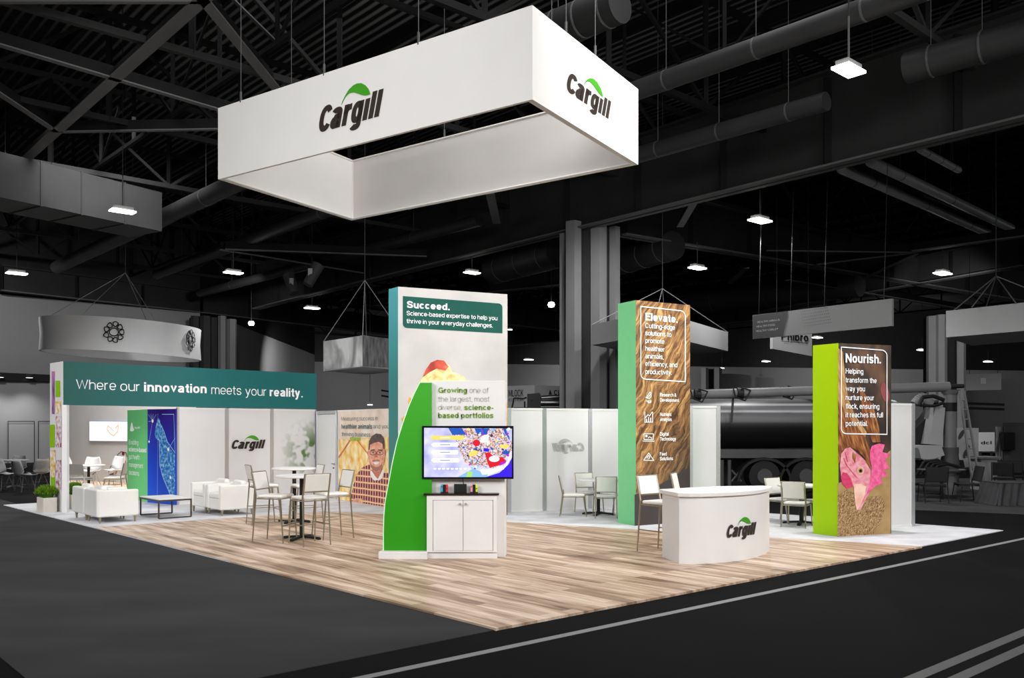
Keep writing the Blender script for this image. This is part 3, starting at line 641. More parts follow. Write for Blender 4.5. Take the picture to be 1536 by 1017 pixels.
# corner, door and portrait wall
K0 = XY(474.8, 22.45); K1 = XY(640, 18.1)
K1 = XY(585, 19.25); PK = Plane(K0, K1); K2 = PK.hit(640, 600); K2.z = 0
def onK(px): q = PK.hit(px, 600); q.z = 0; return q
dpn = thing('booth_door', 'white door with a lever handle beside the portrait wall', 'door', (onK(476)+onK(506))/2+Vector((0, 0, .02)))
a, b = onK(476), onK(506); ud = (b-a).normalized()
mb = MB(); mb.beam((a.x, a.y, 1.05), (b.x, b.y, 1.05), .04, 2.04); build(mb, 'door_leaf', WHITE, dpn)
mb = MB(); mb.beam(a+Vector((0, 0, .02))+ud*.03, a+ud*.03+Vector((0, 0, 2.16)), .06, .07); mb.beam(b-ud*.03+Vector((0, 0, .02)), b-ud*.03+Vector((0, 0, 2.16)), .06, .07); mb.beam(a+Vector((0, 0, 2.12)), b+Vector((0, 0, 2.12)), .07, .08)
build(mb, 'door_frame', ALU, dpn)
mb = MB(); h0 = PK.hit(501, 696, .03); h1 = PK.hit(501, 696, .08); mb.tube(h0, h1, .015); mb.tube(h1, h1-ud*.14, .011); k_ = PK.hit(501, 702, .02); mb.tube(k_, k_+PK.n*.03, .018)
build(mb, 'handle', mat('satin_nickel', (120, 118, 114), .35, .8, noise=.05), dpn, smooth=True)
pw = wall_panel(onK(506.5), K2, 2.165, 'white wall panel printed with a smiling man in a plaid shirt', None, 'printed_panel', posts=(1, 0))
def qk(pts): return [(480+x*.1869, 600+y*.1869) for x, y in pts]
BGK = ramp_mat('golden_barn_print', [(.3, (226, 160, 50)), (.5, (244, 208, 130)), (.68, (250, 236, 205))], scale=(5, 4, 1), detail=5, distort=.4)
BGT = ramp_mat('pale_ceiling_print', [(.3, (216, 190, 170)), (.7, (238, 224, 212))], scale=(3, 2, 1))
SKN = ramp_mat('skin_print', [(.3, (214, 138, 112)), (.7, (242, 184, 156))], scale=(9, 9, 1), detail=2); SKD = mat('shaded_skin_print', (200, 118, 94), .6, noise=.1, nscale=10)
HAIR = ramp_mat('greying_hair_print', [(.3, (50, 38, 36)), (.7, (110, 90, 84))], scale=(40, 8, 1), detail=4)
def plaid():
    m = bpy.data.materials.new('red_plaid_shirt_print'); m.use_nodes = True; nt = m.node_tree; b = nt.nodes['Principled BSDF']; b.inputs['Roughness'].default_value = .6
    tc = nt.nodes.new('ShaderNodeTexCoord'); outs = []
    for d in ('X', 'Y'):
        wv = nt.nodes.new('ShaderNodeTexWave'); wv.bands_direction = d; wv.inputs['Scale'].default_value = 2.5 if d == 'X' else 2.2; wv.inputs['Distortion'].default_value = .5; wv.inputs['Detail'].default_value = 0
        nt.links.new(tc.outputs['UV'], wv.inputs['Vector']); outs.append(wv.outputs['Fac'])
    mx = nt.nodes.new('ShaderNodeMath'); mx.operation = 'MAXIMUM'; nt.links.new(outs[0], mx.inputs[0]); nt.links.new(outs[1], mx.inputs[1])
    mn = nt.nodes.new('ShaderNodeMath'); mn.operation = 'MINIMUM'; nt.links.new(outs[0], mn.inputs[0]); nt.links.new(outs[1], mn.inputs[1])
    r = nt.nodes.new('ShaderNodeValToRGB'); e = r.color_ramp.elements; e.new(.5)
    for el, (p, c) in zip(e, ((.1, (36, 34, 78)), (.5, (150, 28, 46)), (.84, (176, 44, 52)))): el.position = p; el.color = lin(c)+(1,)
    e.new(.93).color = lin((236, 206, 160))+(1,)
    ad = nt.nodes.new('ShaderNodeMath'); ad.operation = 'MULTIPLY_ADD'; ad.inputs[1].default_value = .5; nt.links.new(mx.outputs[0], ad.inputs[0])
    m2 = nt.nodes.new('ShaderNodeMath'); m2.operation = 'MULTIPLY'; m2.inputs[1].default_value = .5; nt.links.new(mn.outputs[0], m2.inputs[0]); nt.links.new(m2.outputs[0], ad.inputs[2])
    nt.links.new(mx.outputs[0], r.inputs['Fac']); nt.links.new(r.outputs['Color'], b.inputs['Base Color']); return m
mb = MB()
PK.poly(mb, [(508, 617.5), (640, 610.5), (640, 768), (508, 755)], .034, 0)
PK.poly(mb, [(508, 617.5), (640, 610.5), (640, 655), (590, 655), (508, 659)], .037, 1)
PK.line(mb, qk([(150, 460), (240, 325)]), .05, .040, 7); PK.line(mb, qk([(300, 325), (390, 440)]), .03, .040, 7); PK.poly(mb, qk([(240, 300), (325, 300), (325, 325), (245, 328)]), .040, 8)
PK.poly(mb, qk([(232, 835), (250, 760), (268, 680), (300, 590), (340, 540), (400, 515), (420, 640), (480, 640), (500, 560), (560, 590), (640, 640), (700, 700), (700, 920), (520, 862), (340, 845), (335, 790), (280, 790)]), .040, 2)
PK.poly(mb, qk([(255, 835), (270, 800), (310, 790), (345, 845)]), .043, 3)
PK.poly(mb, qk([(404, 560), (500, 550), (480, 640), (445, 645), (420, 620)]), .043, 9)
PK.poly(mb, qk([(402, 575), (412, 565), (442, 610), (470, 640), (438, 648), (412, 620)]), .046, 5); PK.poly(mb, qk([(505, 555), (516, 570), (500, 625), (470, 648), (462, 640)]), .046, 5)
PK.ell(mb, 480+453*.1869, 600+440*.1869, 12.6, 25.5, .049, 3, 28)
PK.ell(mb, 480+392*.1869, 600+430*.1869, 2.2, 5, .047, 9, 12); PK.ell(mb, 480+517*.1869, 600+425*.1869, 2.2, 5, .047, 9, 12)
PK.poly(mb, qk([(388, 400), (392, 330), (415, 290), (450, 268), (490, 275), (512, 310), (516, 390), (508, 395), (500, 350), (470, 335), (430, 345), (402, 360), (396, 400)]), .052, 4)
PK.poly(mb, qk([(404, 500), (415, 520), (436, 535), (452, 538), (470, 534), (490, 518), (502, 495), (498, 535), (480, 562), (452, 575), (424, 562), (408, 535)]), .051, 10)
PK.poly(mb, qk([(424, 500), (478, 498), (468, 512), (450, 518), (434, 512)]), .054, 5); PK.poly(mb, qk([(420, 486), (440, 480), (465, 479), (484, 484), (480, 489), (450, 487), (422, 493)]), .054, 10)
PK.poly(mb, qk([(444, 420), (456, 420), (466, 462), (436, 462)]), .053, 9)
for cx in (426, 480):
    pts = [(480+(cx+26*math.cos(t*PI/8))*.1869, 600+(424+17*math.sin(t*PI/8))*.1869) for t in range(16)]
    PK.line(mb, pts, .012, .056, 6, closed=True); PK.ell(mb, 480+cx*.1869, 600+422*.1869, 1.3, .9, .055, 6, 8)
PK.line(mb, qk([(405, 402), (440, 398)]), .016, .056, 4); PK.line(mb, qk([(465, 398), (502, 402)]), .016, .056, 4)
build(mb, 'portrait_picture', [BGK, BGT, plaid(), SKN, HAIR, mat('white_print', (238, 234, 230), .6, noise=.02), mat('glasses_print', (60, 34, 34), .5, noise=.05), mat('rust_rail_print', (214, 120, 80), .6, noise=.1),
      mat('olive_print', (150, 170, 60), .6, noise=.2), SKD, mat('beard_shadow_print', (166, 112, 94), .6, noise=.2, nscale=30)], pw)
mb = MB(); GT = mat('grey_green_lettering', (104, 116, 108), .6, noise=.02)
text(mb, PK, 'Measuring success in', 511.8, 631, 566.8, 625, .05, bold=-.004); text(mb, PK, 'healthier animals', 512, 643, 558, 636, .05, bold=.02); text(mb, PK, 'and your', 559.5, 642.5, 586, 636.5, .05, bold=-.004); text(mb, PK, 'thriving business.', 512.5, 654.2, 556.5, 648, .05, bold=.008)
build(mb, 'lettering', GT, pw)
# rear translucent panels
R0 = XY(690, 17.9); q0 = XY(763.3, 18.15); q1 = XY(884, 18.95); PR = Plane(q0, q1)
def onR(px): q = PR.hit(px, 600); q.z = 0; return q
rp_ = []
for x0, x1, lb in ((700, 763, 'white wall panel standing behind the tallest tower'), (763, 816, 'translucent white wall panel just right of the tallest tower'), (816, 884.5, 'translucent white wall panel with the mirrored grey Cargill logo'), (884.5, 960, 'translucent white wall panel behind the white dining table')):
    rp_.append(wall_panel(onR(x0), onR(x1), 2.155, lb))
logo(rp_[2], PR, 827.5, 677, 876.5, 664.5, .03, [GHOST, GHOST], mirror=True)
wall_panel(Vector((3.34, 16.74, 0)), XY(1080, 16.75), 2.17, 'translucent white wall panel right of the mint green tower', fr=.07)
wall_panel(XY(1325, 15.35), XY(1370.5, 15.65), 2.185, 'translucent white wall panel right of the lime green tower', fr=.07)

# ------------------------------------------------------------------ media kiosk
Yk = 11.79; zk = .026
kt = thing('media_kiosk', 'white media kiosk with curved green fin, reading Growing one of the largest', 'kiosk', XY(690, 12.0)+Vector((0, 0, zk)))
PKF = Plane(XY(600, 11.86), XY(700, 11.84)); PKP = Plane(XY(640, 11.94), XY(760, 11.94))
a = XY(567.5, 11.75); b = XY(640.5, 11.72)
build(MB().prism([a, b, b+Vector((0, .5, 0)), a+Vector((.05, .42, 0))], zk, .125), 'plinth', WHITE, kt, bevel=.006)
GFIN = ramp_mat('green_acrylic', [(0, (40, 142, 16)), (.45, (50, 150, 30)), (1, (64, 162, 44))], scale=(1, 1, .45), coord='Object', kind='Z', rough=.3)
fin = [(575.7, 829.6), (575.6, 800), (576.2, 775), (578, 753), (583.6, 723), (588.6, 696), (595.8, 663), (604.5, 635), (614.4, 607.3), (622, 590), (630.2, 573.6), (647.4, 573.6), (647.4, 829.6)]
mb = MB(); fr_ = [PKF.hit(x, y, .0) for x, y in fin]; bk_ = [p+Vector((0, .06, 0)) for p in fr_]; n = len(fin)
fr_ = fr_; mb.add(fr_+bk_, [list(range(n)), list(range(n, 2*n))[::-1]]+[[i, n+i, n+(i+1) % n, (i+1) % n] for i in range(n)]); build(mb, 'green_fin', GFIN, kt)
mb = MB()
for p, q_ in zip(fr_[:11], fr_[1:12]): mb.beam(p+Vector((-.004, .03, 0)), q_+Vector((-.004, .03, 0)), .012, .075, up=(0, 1, 0))
build(mb, 'fin_edging', mat('frosted_edge', (200, 235, 200), .4, emit=.1, noise=.02), kt)
a = XY(647.6, 11.94); b = XY(757.5, 11.94)
build(MB().prism([a, b, b+Vector((.02, .22, 0)), a+Vector((0, .22, 0))], zk, 2.40), 'back_panel', WHITE, kt, bevel=.004)
OLV = mat('olive_green_lettering', (112, 150, 40), .6, noise=.03); GYT = mat('pale_grey_lettering', (168, 164, 158), .6, noise=.02)
mb = MB(); m2 = MB()
text(mb, PKP, 'Growing', 657.5, 589.3, 700.5, 581.2, .01, bold=.03); text(m2, PKP, 'one of', 704, 589.3, 733, 581.2, .01, bold=-.006)
text(m2, PKP, 'the largest, most', 657.3, 602.2, 734.5, 594.5, .01, bold=-.006); text(m2, PKP, 'diverse,', 657.3, 614.6, 692.5, 607, .01, bold=-.006)
text(mb, PKP, 'science-', 696.5, 615, 740, 607, .01, bold=.03); text(mb, PKP, 'based portfolios', 657.2, 627, 740, 619, .01, bold=.03)
build(mb, 'bold_lettering', OLV, kt, label='olive green bold words'); build(m2, 'light_lettering', GYT, kt, label='thin grey words')
# cabinet
ct = thing('cabinet', 'white two door cabinet with black top in front of the kiosk', 'cabinet', XY(693, 11.9)+Vector((0, 0, zk)))
x0 = XY(640.3, Yk).x; x1 = XY(745.7, Yk).x; zc = HC-(741.5-HY)/F*Yk
build(MB().box(x0, x1, Yk+.02, 11.935, zk, .12), 'plinth', WHITE, ct)
mb = MB(); mb.box(x0, x1, Yk+.012, 11.935, .115, zc-.012)
build(mb, 'carcass', WHITE, ct, bevel=.003)
def cz(py): return HC-(py-HY)/F*Yk
mb = MB()
for (a0, a1, c0, c1) in ((x0, XY(649.2, Yk).x, .115, zc-.012), (XY(739.9, Yk).x, x1, .115, zc-.012), (XY(649.2, Yk).x, XY(739.9, Yk).x, .115, cz(826)), (XY(649.2, Yk).x, XY(739.9, Yk).x, cz(750), zc-.012)):
    mb.box(a0, a1, Yk-.010, Yk+.012, c0, c1)
build(mb, 'face_frame', WHITE, ct)
for xa, xb, xk in ((649.7, 694.4, 690.3), (694.9, 739.4, 699)):
    dr = build(MB().box(XY(xa, Yk).x+.003, XY(xb, Yk).x-.002, Yk-.004, Yk+.010, cz(825.6), cz(750.5)), 'door', WHITE, ct)
    kx = XY(xk, Yk).x; build(MB().tube((kx, Yk-.004, cz(755.8)), (kx, Yk-.035, cz(755.8)), .012, .016, 14), 'knob', ALU, dr, smooth=True)
build(MB().box(XY(635.6, Yk).x, XY(748.5, Yk).x, Yk-.03, 11.935, zc-.012, zc+.012), 'countertop', mat('black_granite_top', (40, 30, 28), .25, noise=.2, nscale=40), ct, bevel=.004)
# television
tv = thing('television', 'wide television mounted on the kiosk, showing a bright colourful game menu', 'television', D(701.5, 718.8, 11.87))
tx0, tx1, tz0, tz1 = XY(632.8, 11.83).x, XY(770.4, 11.83).x, HC+(HY-718.6)/F*11.83, HC+(HY-638.8)/F*11.83
build(MB().box(tx0, tx1, 11.83, 11.88, tz0, tz1), 'casing', mat('gloss_black_plastic', (14, 12, 26), .25, noise=.05), tv, bevel=.008)
build(MB().box(tx0+.35, tx1-.35, 11.88, 11.938, tz0+.15, tz1-.15), 'wall_mount', BLACKM, tv)
PT = Plane((tx0, 11.826), (tx1, 11.826)); mb = MB()
def qt(pts): return [(620+x*.10417, 630+y*.10417) for x, y in pts]
EM = lambda nme, c, e=1.0: mat(nme, c, .5, emit=e, noise=.03)
SCR = ramp_mat('lavender_screen_picture', [(.3, (170, 175, 245)), (.5, (214, 214, 255)), (.7, (255, 250, 255))], scale=(4, 4, 1), emit=1.0, detail=2)
CONF = ramp_mat('confetti_screen_picture', [(.3, (60, 90, 200)), (.42, (240, 240, 255)), (.5, (255, 190, 160)), (.56, (70, 60, 80)), (.64, (255, 240, 255)), (.75, (120, 190, 255))], scale=(22, 22, 1), emit=1.0, detail=3)
smats = [SCR, EM('royal_blue_glow', (30, 90, 200)), CONF, EM('yellow_glow', (255, 235, 110)), EM('white_glow', (255, 255, 255), 1.1), EM('red_glow', (235, 10, 40)), EM('violet_blue_glow', (60, 20, 240)), EM('pale_blue_glow', (150, 200, 255)), EM('magenta_glow', (190, 20, 220)), EM('lime_glow', (180, 240, 120)), EM('pale_lilac_text_glow', (180, 180, 225), .9), EM('peach_glow', (255, 205, 170)), EM('dark_violet_glow', (60, 50, 90))]
PT.poly(mb, qt([(155, 112), (1420, 125), (1420, 822), (155, 822)]), .001, 0)
PT.poly(mb, qt([(505, 115), (1325, 122), (1420, 330), (1420, 440), (1180, 700), (760, 640), (620, 360)]), .003, 2)
PT.poly(mb, qt([(505, 115), (700, 118), (760, 210), (560, 215)]), .005, 1); PT.poly(mb, qt([(880, 120), (1080, 122), (1060, 210), (930, 230)]), .005, 1); PT.poly(mb, qt([(1290, 122), (1330, 122), (1370, 230), (1330, 220)]), .005, 1)
PT.poly(mb, qt([(1420, 540), (1420, 822), (1040, 822), (1240, 760), (1370, 640)]), .005, 6); PT.poly(mb, qt([(860, 700), (1080, 780), (1050, 822), (640, 822)]), .005, 7); PT.poly(mb, qt([(790, 740), (860, 745), (840, 822), (760, 822)]), .007, 9)
PT.poly(mb, qt([(1030, 480), (1090, 460), (1150, 520), (1290, 540), (1340, 590), (1250, 650), (1100, 690), (1070, 620)]), .007, 5); PT.poly(mb, qt([(1250, 610), (1340, 590), (1300, 670), (1240, 670)]), .009, 8)
PT.poly(mb, qt([(960, 720), (1150, 700), (1330, 620), (1375, 560), (1380, 610), (1300, 710), (1140, 775), (990, 790)]), .009, 4)
PT.ell(mb, 620+1165*.10417, 630+560*.10417, 8, 4.6, .009, 4); PT.ell(mb, 620+910*.10417, 630+330*.10417, 5.5, 5, .007, 5); PT.ell(mb, 620+1030*.10417, 630+270*.10417, 6, 5.5, .007, 4); PT.poly(mb, qt([(1010, 400), (1100, 420), (1080, 460), (1010, 450)]), .009, 6)
rs = random.Random(5)
for _ in range(110):
    x, y = rs.uniform(700, 1390), rs.uniform(130, 700)
    if x < 700+(y-330)*.35 or y > 640-(x-1000)*.1 and x > 1050 or (1000 < x < 1340 and 470 < y < 700): continue
    PT.ell(mb, 620+x*.10417, 630+y*.10417, rs.uniform(.8, 3.6), rs.uniform(.6, 2.2), .006, rs.choice([1, 3, 4, 4, 4, 7, 7, 8, 3, 1, 11, 12]), 8, rot=rs.uniform(0, 3))
PT.ell(mb, 620+1310*.10417, 630+380*.10417, 7, 3, .007, 3); PT.ell(mb, 620+1330*.10417, 630+470*.10417, 6, 3, .007, 1); PT.ell(mb, 620+860*.10417, 630+480*.10417, 7, 4, .007, 3, rot=-.4)
for i, (y, x1_) in enumerate(((255, 725), (355, 640), (465, 640), (580, 650))):
    PT.poly(mb, qt([(265 if i == 0 else 285, y-30), (x1_, y-30), (x1_+8, y), (x1_, y+30), (265 if i == 0 else 285, y+30), (255, y)]), .009, 3 if i == 0 else 4)
    PT.poly(mb, qt([(385, y-7), (530, y-7), (530, y+7), (385, y+7)]), .011, 4 if i == 0 else 10)
for x in range(290, 760, 62): PT.poly(mb, qt([(x, 690), (x+44, 690), (x+38, 715), (x+4, 715)]), .009, 4)
build(mb, 'screen', smats, tv)
# console dock and controllers on the cabinet
zc2 = zc+.012
dk = thing('console_dock', 'small black game console dock on the cabinet top', 'game console', (XY(690.4, 11.88).x, 11.88, zc2))
xx = XY(681, 11.86).x, XY(699.8, 11.86).x
build(MB().box(xx[0], xx[1], 11.86, 11.92, zc2, zc2+.118), 'dock_body', BLACKM, dk, bevel=.006); build(MB().path([(xx[1]-.04, 11.93, zc2+.09), (xx[1]-.05, 11.93, zc2+.16), (xx[1]-.06, 11.93, zc2+.28)], .004), 'cable', BLACKM, dk)
for xa, ca, cb, lb in ((661, (70, 170, 215), (230, 50, 60), 'blue and red pair of controllers on a black grip left of the console dock'), (705.6, (245, 160, 170), (222, 235, 60), 'pink and yellow pair of controllers on a black grip right of the console dock')):
    X = XY(xa, 11.86).x; gc = thing('game_controller', lb, 'controller', (X+.05, 11.88, zc2))
    build(MB().box(X+.03, X+.068, 11.86, 11.90, zc2, zc2+.112), 'grip', BLACKM, gc, bevel=.004); build(MB().box(X-.002, X+.10, 11.855, 11.91, zc2, zc2+.012), 'base', BLACKM, gc)
    l = build(MB().box(X, X+.03, 11.857, 11.895, zc2+.012, zc2+.115), 'left_controller', mat('controller_shell', ca, .4, noise=.02), gc, bevel=.008); r = build(MB().box(X+.068, X+.098, 11.857, 11.895, zc2+.012, zc2+.115), 'right_controller', mat('controller_shell', cb, .4, noise=.02), gc, bevel=.008)
    build(MB().tube((X+.015, 11.857, zc2+.085), (X+.015, 11.848, zc2+.085), .007), 'stick', BLACKM, l); build(MB().tube((X+.083, 11.857, zc2+.06), (X+.083, 11.848, zc2+.06), .007), 'stick', BLACKM, r)

# ------------------------------------------------------------------ reception counter
cpx = [(993.4, 838.3), (1018.6, 848.5), (1035, 849.2), (1051, 849), (1070, 848), (1089.7, 846.2), (1105, 844.6), (1119.7, 842.3), (1132, 839.5), (1142, 836), (1150, 832), (1154, 828.5)]
cp = [G(*p) for p in cpx]; cen = Vector((2.95, 12.3, 0))
ctr = thing('reception_counter', 'white curved reception counter with the Cargill logo on its front', 'counter', cen+Vector((0, 0, .026)))
backp = [cp[-1]+Vector((-.12, .08, 0)), Vector((2.9, 12.56, 0))]
build(MB().prism(cp+backp, .026, .885), 'counter_body', WHITE, ctr, smooth=True)
tp = []
for p in cp: d = (p-Vector((2.8, 12.45, 0))).normalized(); tp.append(p+d*.045)
build(MB().prism(tp+[cp[-1]+Vector((-.05, .16, 0)), Vector((2.92, 12.62, 0)), cp[0]+Vector((-.02, .08, 0))], .885, .935), 'countertop', WHITE, ctr, bevel=.006)
# logo wrapped on the curved front
def curve_fn(x, q):
    px = CX+q.x/q.y*F
    for a, b, p0, p1 in zip(cp[:-1], cp[1:], cpx[:-1], cpx[1:]):
        if p0[0] <= px <= p1[0] or p1 is cpx[-1]:
            d = (b-a); nn = Vector((d.y, -d.x, 0)).normalized()
            # intersect ray with this segment
            rx = (px-CX)/F; t = (a.x-rx*a.y)/(rx*d.y-d.x); s = a+d*t+nn*.012
            return Vector((s.x, s.y, HC+(q.z-HC)*s.y/q.y))
PC = Plane(G(1089, 846.4), G(1134, 839))
logo(ctr, PC, 1089.5, 807, 1133.5, 788, .0, [INK, LEAF], curve=curve_fn)

# ------------------------------------------------------------------ chairs and stools
def make_chair(name, label, cat, sh, group=None, bar=True, fm=STEELC, sm=VINYL, backh=.25, gap=.085, w=.41):
    t = thing(name, label, cat, (0, 0, 0), 0, group)
    hw = w/2; th = sh+gap+backh
    mb = MB(); mb.box(-hw+.01, hw-.01, -.20, .21, sh-.045, sh); build(mb, 'seat', sm, t, bevel=.02, seg=3, world=False)
    mb = MB(); z0 = sh+gap
    yb = lambda z: -.215-(z-sh)*.22
    mb.add([(-hw+.018, yb(z0)+.015, z0), (hw-.018, yb(z0)+.015, z0), (hw-.018, yb(th)+.015, th), (-hw+.018, yb(th)+.015, th), (-hw+.018, yb(z0)-.015, z0), (hw-.018, yb(z0)-.015, z0), (hw-.018, yb(th)-.015, th), (-hw+.018, yb(th)-.015, th)],
           [[0, 1, 2, 3], [5, 4, 7, 6], [1, 5, 6, 2], [4, 0, 3, 7], [3, 2, 6, 7], [4, 5, 1, 0]])
    build(mb, 'backrest', sm, t, bevel=.008, world=False)
    for sx in (-1, 1):
        x = sx*hw
        build(MB().tube((x*1.05, -.27, 0), (x, -.215, sh), .010, .014, 8).tube((x, -.215, sh), (x, yb(th+.008), th+.008), .014, .011, 8), 'leg', fm, t, smooth=True, world=False)
        build(MB().tube((x*1.03, .245, 0), (x*.97, .19, sh-.05), .010, .014, 8), 'leg', fm, t, smooth=True, world=False)
    mb = MB(); zz = sh-.058
    mb.path([(-hw, -.215, zz), (hw, -.215, zz)], .009).path([(-hw, .19, zz), (hw, .19, zz)], .009).path([(-hw, -.215, zz), (-hw, .19, zz)], .009).path([(hw, -.215, zz), (hw, .19, zz)], .009)
    mb.tube((-hw, yb(th+.006), th+.006), (hw, yb(th+.006), th+.006), .009); mb.tube((-hw, yb(z0-.01), z0-.01), (hw, yb(z0-.01), z0-.01), .008)
    build(mb, 'frame', fm, t, world=False, smooth=True)
    if bar:
        z = .26; build(MB().path([(-hw*1.02, .232, z), (hw*1.02, .232, z)], .009).path([(-hw*1.03, -.255, z+.05), (-hw*1.02, .232, z+.05)], .008).path([(hw*1.03, -.255, z+.05), (hw*1.02, .232, z+.05)], .008), 'footrest', fm, t, world=False)
    return t
def face(v): return math.atan2(v[1], v[0])-PI/2
zf = .026
st = make_chair('bar_stool', 'white bar stool with its back to the camera, at the front bar table', 'bar stool', .72, 'white bar stools')
def put(o, c, v, z=zf):
    o.location = (c[0], c[1], z); o.rotation_euler = (0, 0, face(v)); W[o.name] = Matrix.Translation(Vector((c[0], c[1], z))) @ Matrix.Rotation(face(v), 4, 'Z')
put(st, (-3.03, 13.24), (-.62, .78))
def S(c, v, lb): return dup(st, (c[0], c[1], zf), face(v), lb, 'white bar stools')
S((-3.62, 13.58), (.96, -.25), 'white bar stool seen side on, left of the front bar table')
S((-2.84, 13.98), (-.80, -.60), 'white bar stool right of the front bar table, before the portrait')
S((-4.47, 16.0), (.86, .50), 'leftmost white bar stool, beside the white armchair')
S((-3.72, 15.95), (-.86, -.50), 'white bar stool mostly hidden behind the front bar table')
S((2.10, 12.42), (.62, -.78), 'white bar stool standing left of the reception counter')
S((2.68, 13.15), (.93, -.36), 'white bar stool hidden behind the reception counter')

def make_table(name, label, h, r, base, zt_=.035, group=None, pole=BLACKM, top=None):
    t = thing(name, label, 'table', (0, 0, 0), 0, group)
    build(MB().lathe([(0, h-zt_), (r-.012, h-zt_), (r, h-zt_+.01), (r, h-.008), (r-.008, h), (0, h)], n=48), 'table_top', top or WHITE, t, smooth=True, world=False)
    build(MB().tube((0, 0, .05), (0, 0, h-zt_), .036, n=16), 'pole', pole, t, smooth=True, world=False)
    mb = MB()
    for i in range(4):
        a = i*PI/2; d = Vector((math.cos(a), math.sin(a), 0)); mb.beam(d*.02+Vector((0, 0, .045)), d*base+Vector((0, 0, .022)), .055, .035); mb.tube(d*base+Vector((0, 0, 0)), d*base+Vector((0, 0, .03)), .03)
    build(mb, 'base', pole, t, world=False)
    return t
bt1 = make_table('bar_table', 'round white bar table in front, on a black cross base', 1.0, .40, .30)
put(bt1, (-3.28, 13.84), (.3, 1))
dup(bt1, (-3.99, 16.25, zf), face((.3, 1)), 'round white bar table farther back, behind the front one')
# dining sets
dc = make_chair('dining_chair', 'white dining chair side on, left end of the table by the mirrored logo', 'chair', .44, 'white dining chairs', bar=False, backh=.28, gap=.07, w=.40)
put(dc, (1.22, 17.45), (1, -.1), .02)
def DC(c, v, lb): return dup(dc, (c[0], c[1], .02), face(v), lb, 'white dining chairs')
DC((1.58, 18.05), (.35, -.94), 'white dining chair behind the table by the mirrored logo')
DC((1.80, 17.20), (0, 1), 'white dining chair back to camera, beside the mint green tower')
DC((2.30, 17.62), (-.95, -.3), 'white dining chair mostly hidden behind the mint green tower')
dt = make_table('dining_table', 'round white dining table by the mirrored logo', .71, .42, .30)
put(dt, (1.72, 17.66), (.3, 1), .02)
DC((5.02, 15.62), (.52, .85), 'white dining chair back to camera, right of the reception counter')
DC((5.03, 16.38), (.55, -.83), 'white dining chair partly behind the reception counter')
DC((5.60, 16.05), (-.95, -.3), 'white dining chair mostly hidden behind the lime green tower')
dup(dt, (5.22, 16.0, .02), face((.5, 1)), 'round white dining table left of the lime green tower')

# ------------------------------------------------------------------ lounge
ar = thing('armchair', 'nearest white leather armchair, in front of the planter', 'armchair')
mb = MB(); mb.box(-.36, .36, -.36, .34, .115, .33); build(mb, 'seat_base', LEATHER, ar, bevel=.02, world=False)
build(MB().box(-.235, .235, -.16, .35, .33, .43), 'seat_cushion', LEATHER, ar, bevel=.035, seg=4, world=False)
build(MB().box(-.36, .36, -.38, -.24, .116, .615), 'backrest', LEATHER, ar, bevel=.035, seg=4, world=False)
build(MB().box(-.22, .22, -.26, -.13, .42, .67), 'back_cushion', LEATHER, ar, bevel=.05, seg=4, world=False)
for sx in (-1, 1): build(MB().box(min(sx*.245, sx*.365), max(sx*.245, sx*.365), -.36, .36, .114, .60), 'armrest', LEATHER, ar, bevel=.03, seg=4, world=False)
for sx in (-1, 1):
    for sy in (-1, 1): build(MB().tube((sx*.31, sy*.31, 0), (sx*.31, sy*.31, .12), .016, .028, 12), 'leg', STEELC, ar, smooth=True, world=False)
c1 = G(149.8, 787.2); cc = c1+U*.31+V*.31
put(ar, cc, U, .02)
AR = lambda c, v, lb: dup(ar, (c[0], c[1], .02), face(v), lb)
AR(cc+V*.78, U, 'white leather armchair in the left pair, second one beside the planter')
c3 = G(333.3, 775.6); c3 = c3+U*.31+V*.31
AR(c3, -U, 'white leather armchair right of the coffee table, nearer of the right pair')
AR(c3+V*.78, -U, 'white leather armchair right of the coffee table, farther one near the frosted wall')
# coffee table
p2_ = G(238.2, 780.5); ctb = thing('coffee_table', 'low white topped coffee table on dark metal loops', 'table', p2_+U*.3+V*.5+Vector((0, 0, .02)))
cu, cv, hh = .62, 1.0, .385
build(MB().prism([p2_, p2_+U*cu, p2_+U*cu+V*cv, p2_+V*cv], hh-.005, hh+.015), 'table_top', WHITE, ctb, bevel=.003)
for k in (0, 1):
    a = p2_+V*(cv-.03)*k+Vector((0, 0, .032)); b = a+U*cu
    mb = MB().beam(a, b, .025, .025).beam(a, a+Vector((0, 0, hh-.04)), .025, .025).beam(b, b+Vector((0, 0, hh-.04)), .025, .025)
    build(mb, 'leg_loop', DARKST, ctb)
build(MB().prism([p2_-U*.012-V*.012, p2_+U*(cu+.012)-V*.012, p2_+U*(cu+.012)+V*(cv+.012), p2_-U*.012+V*(cv+.012)], hh-.035, hh-.006), 'top_frame', DARKST, ctb)
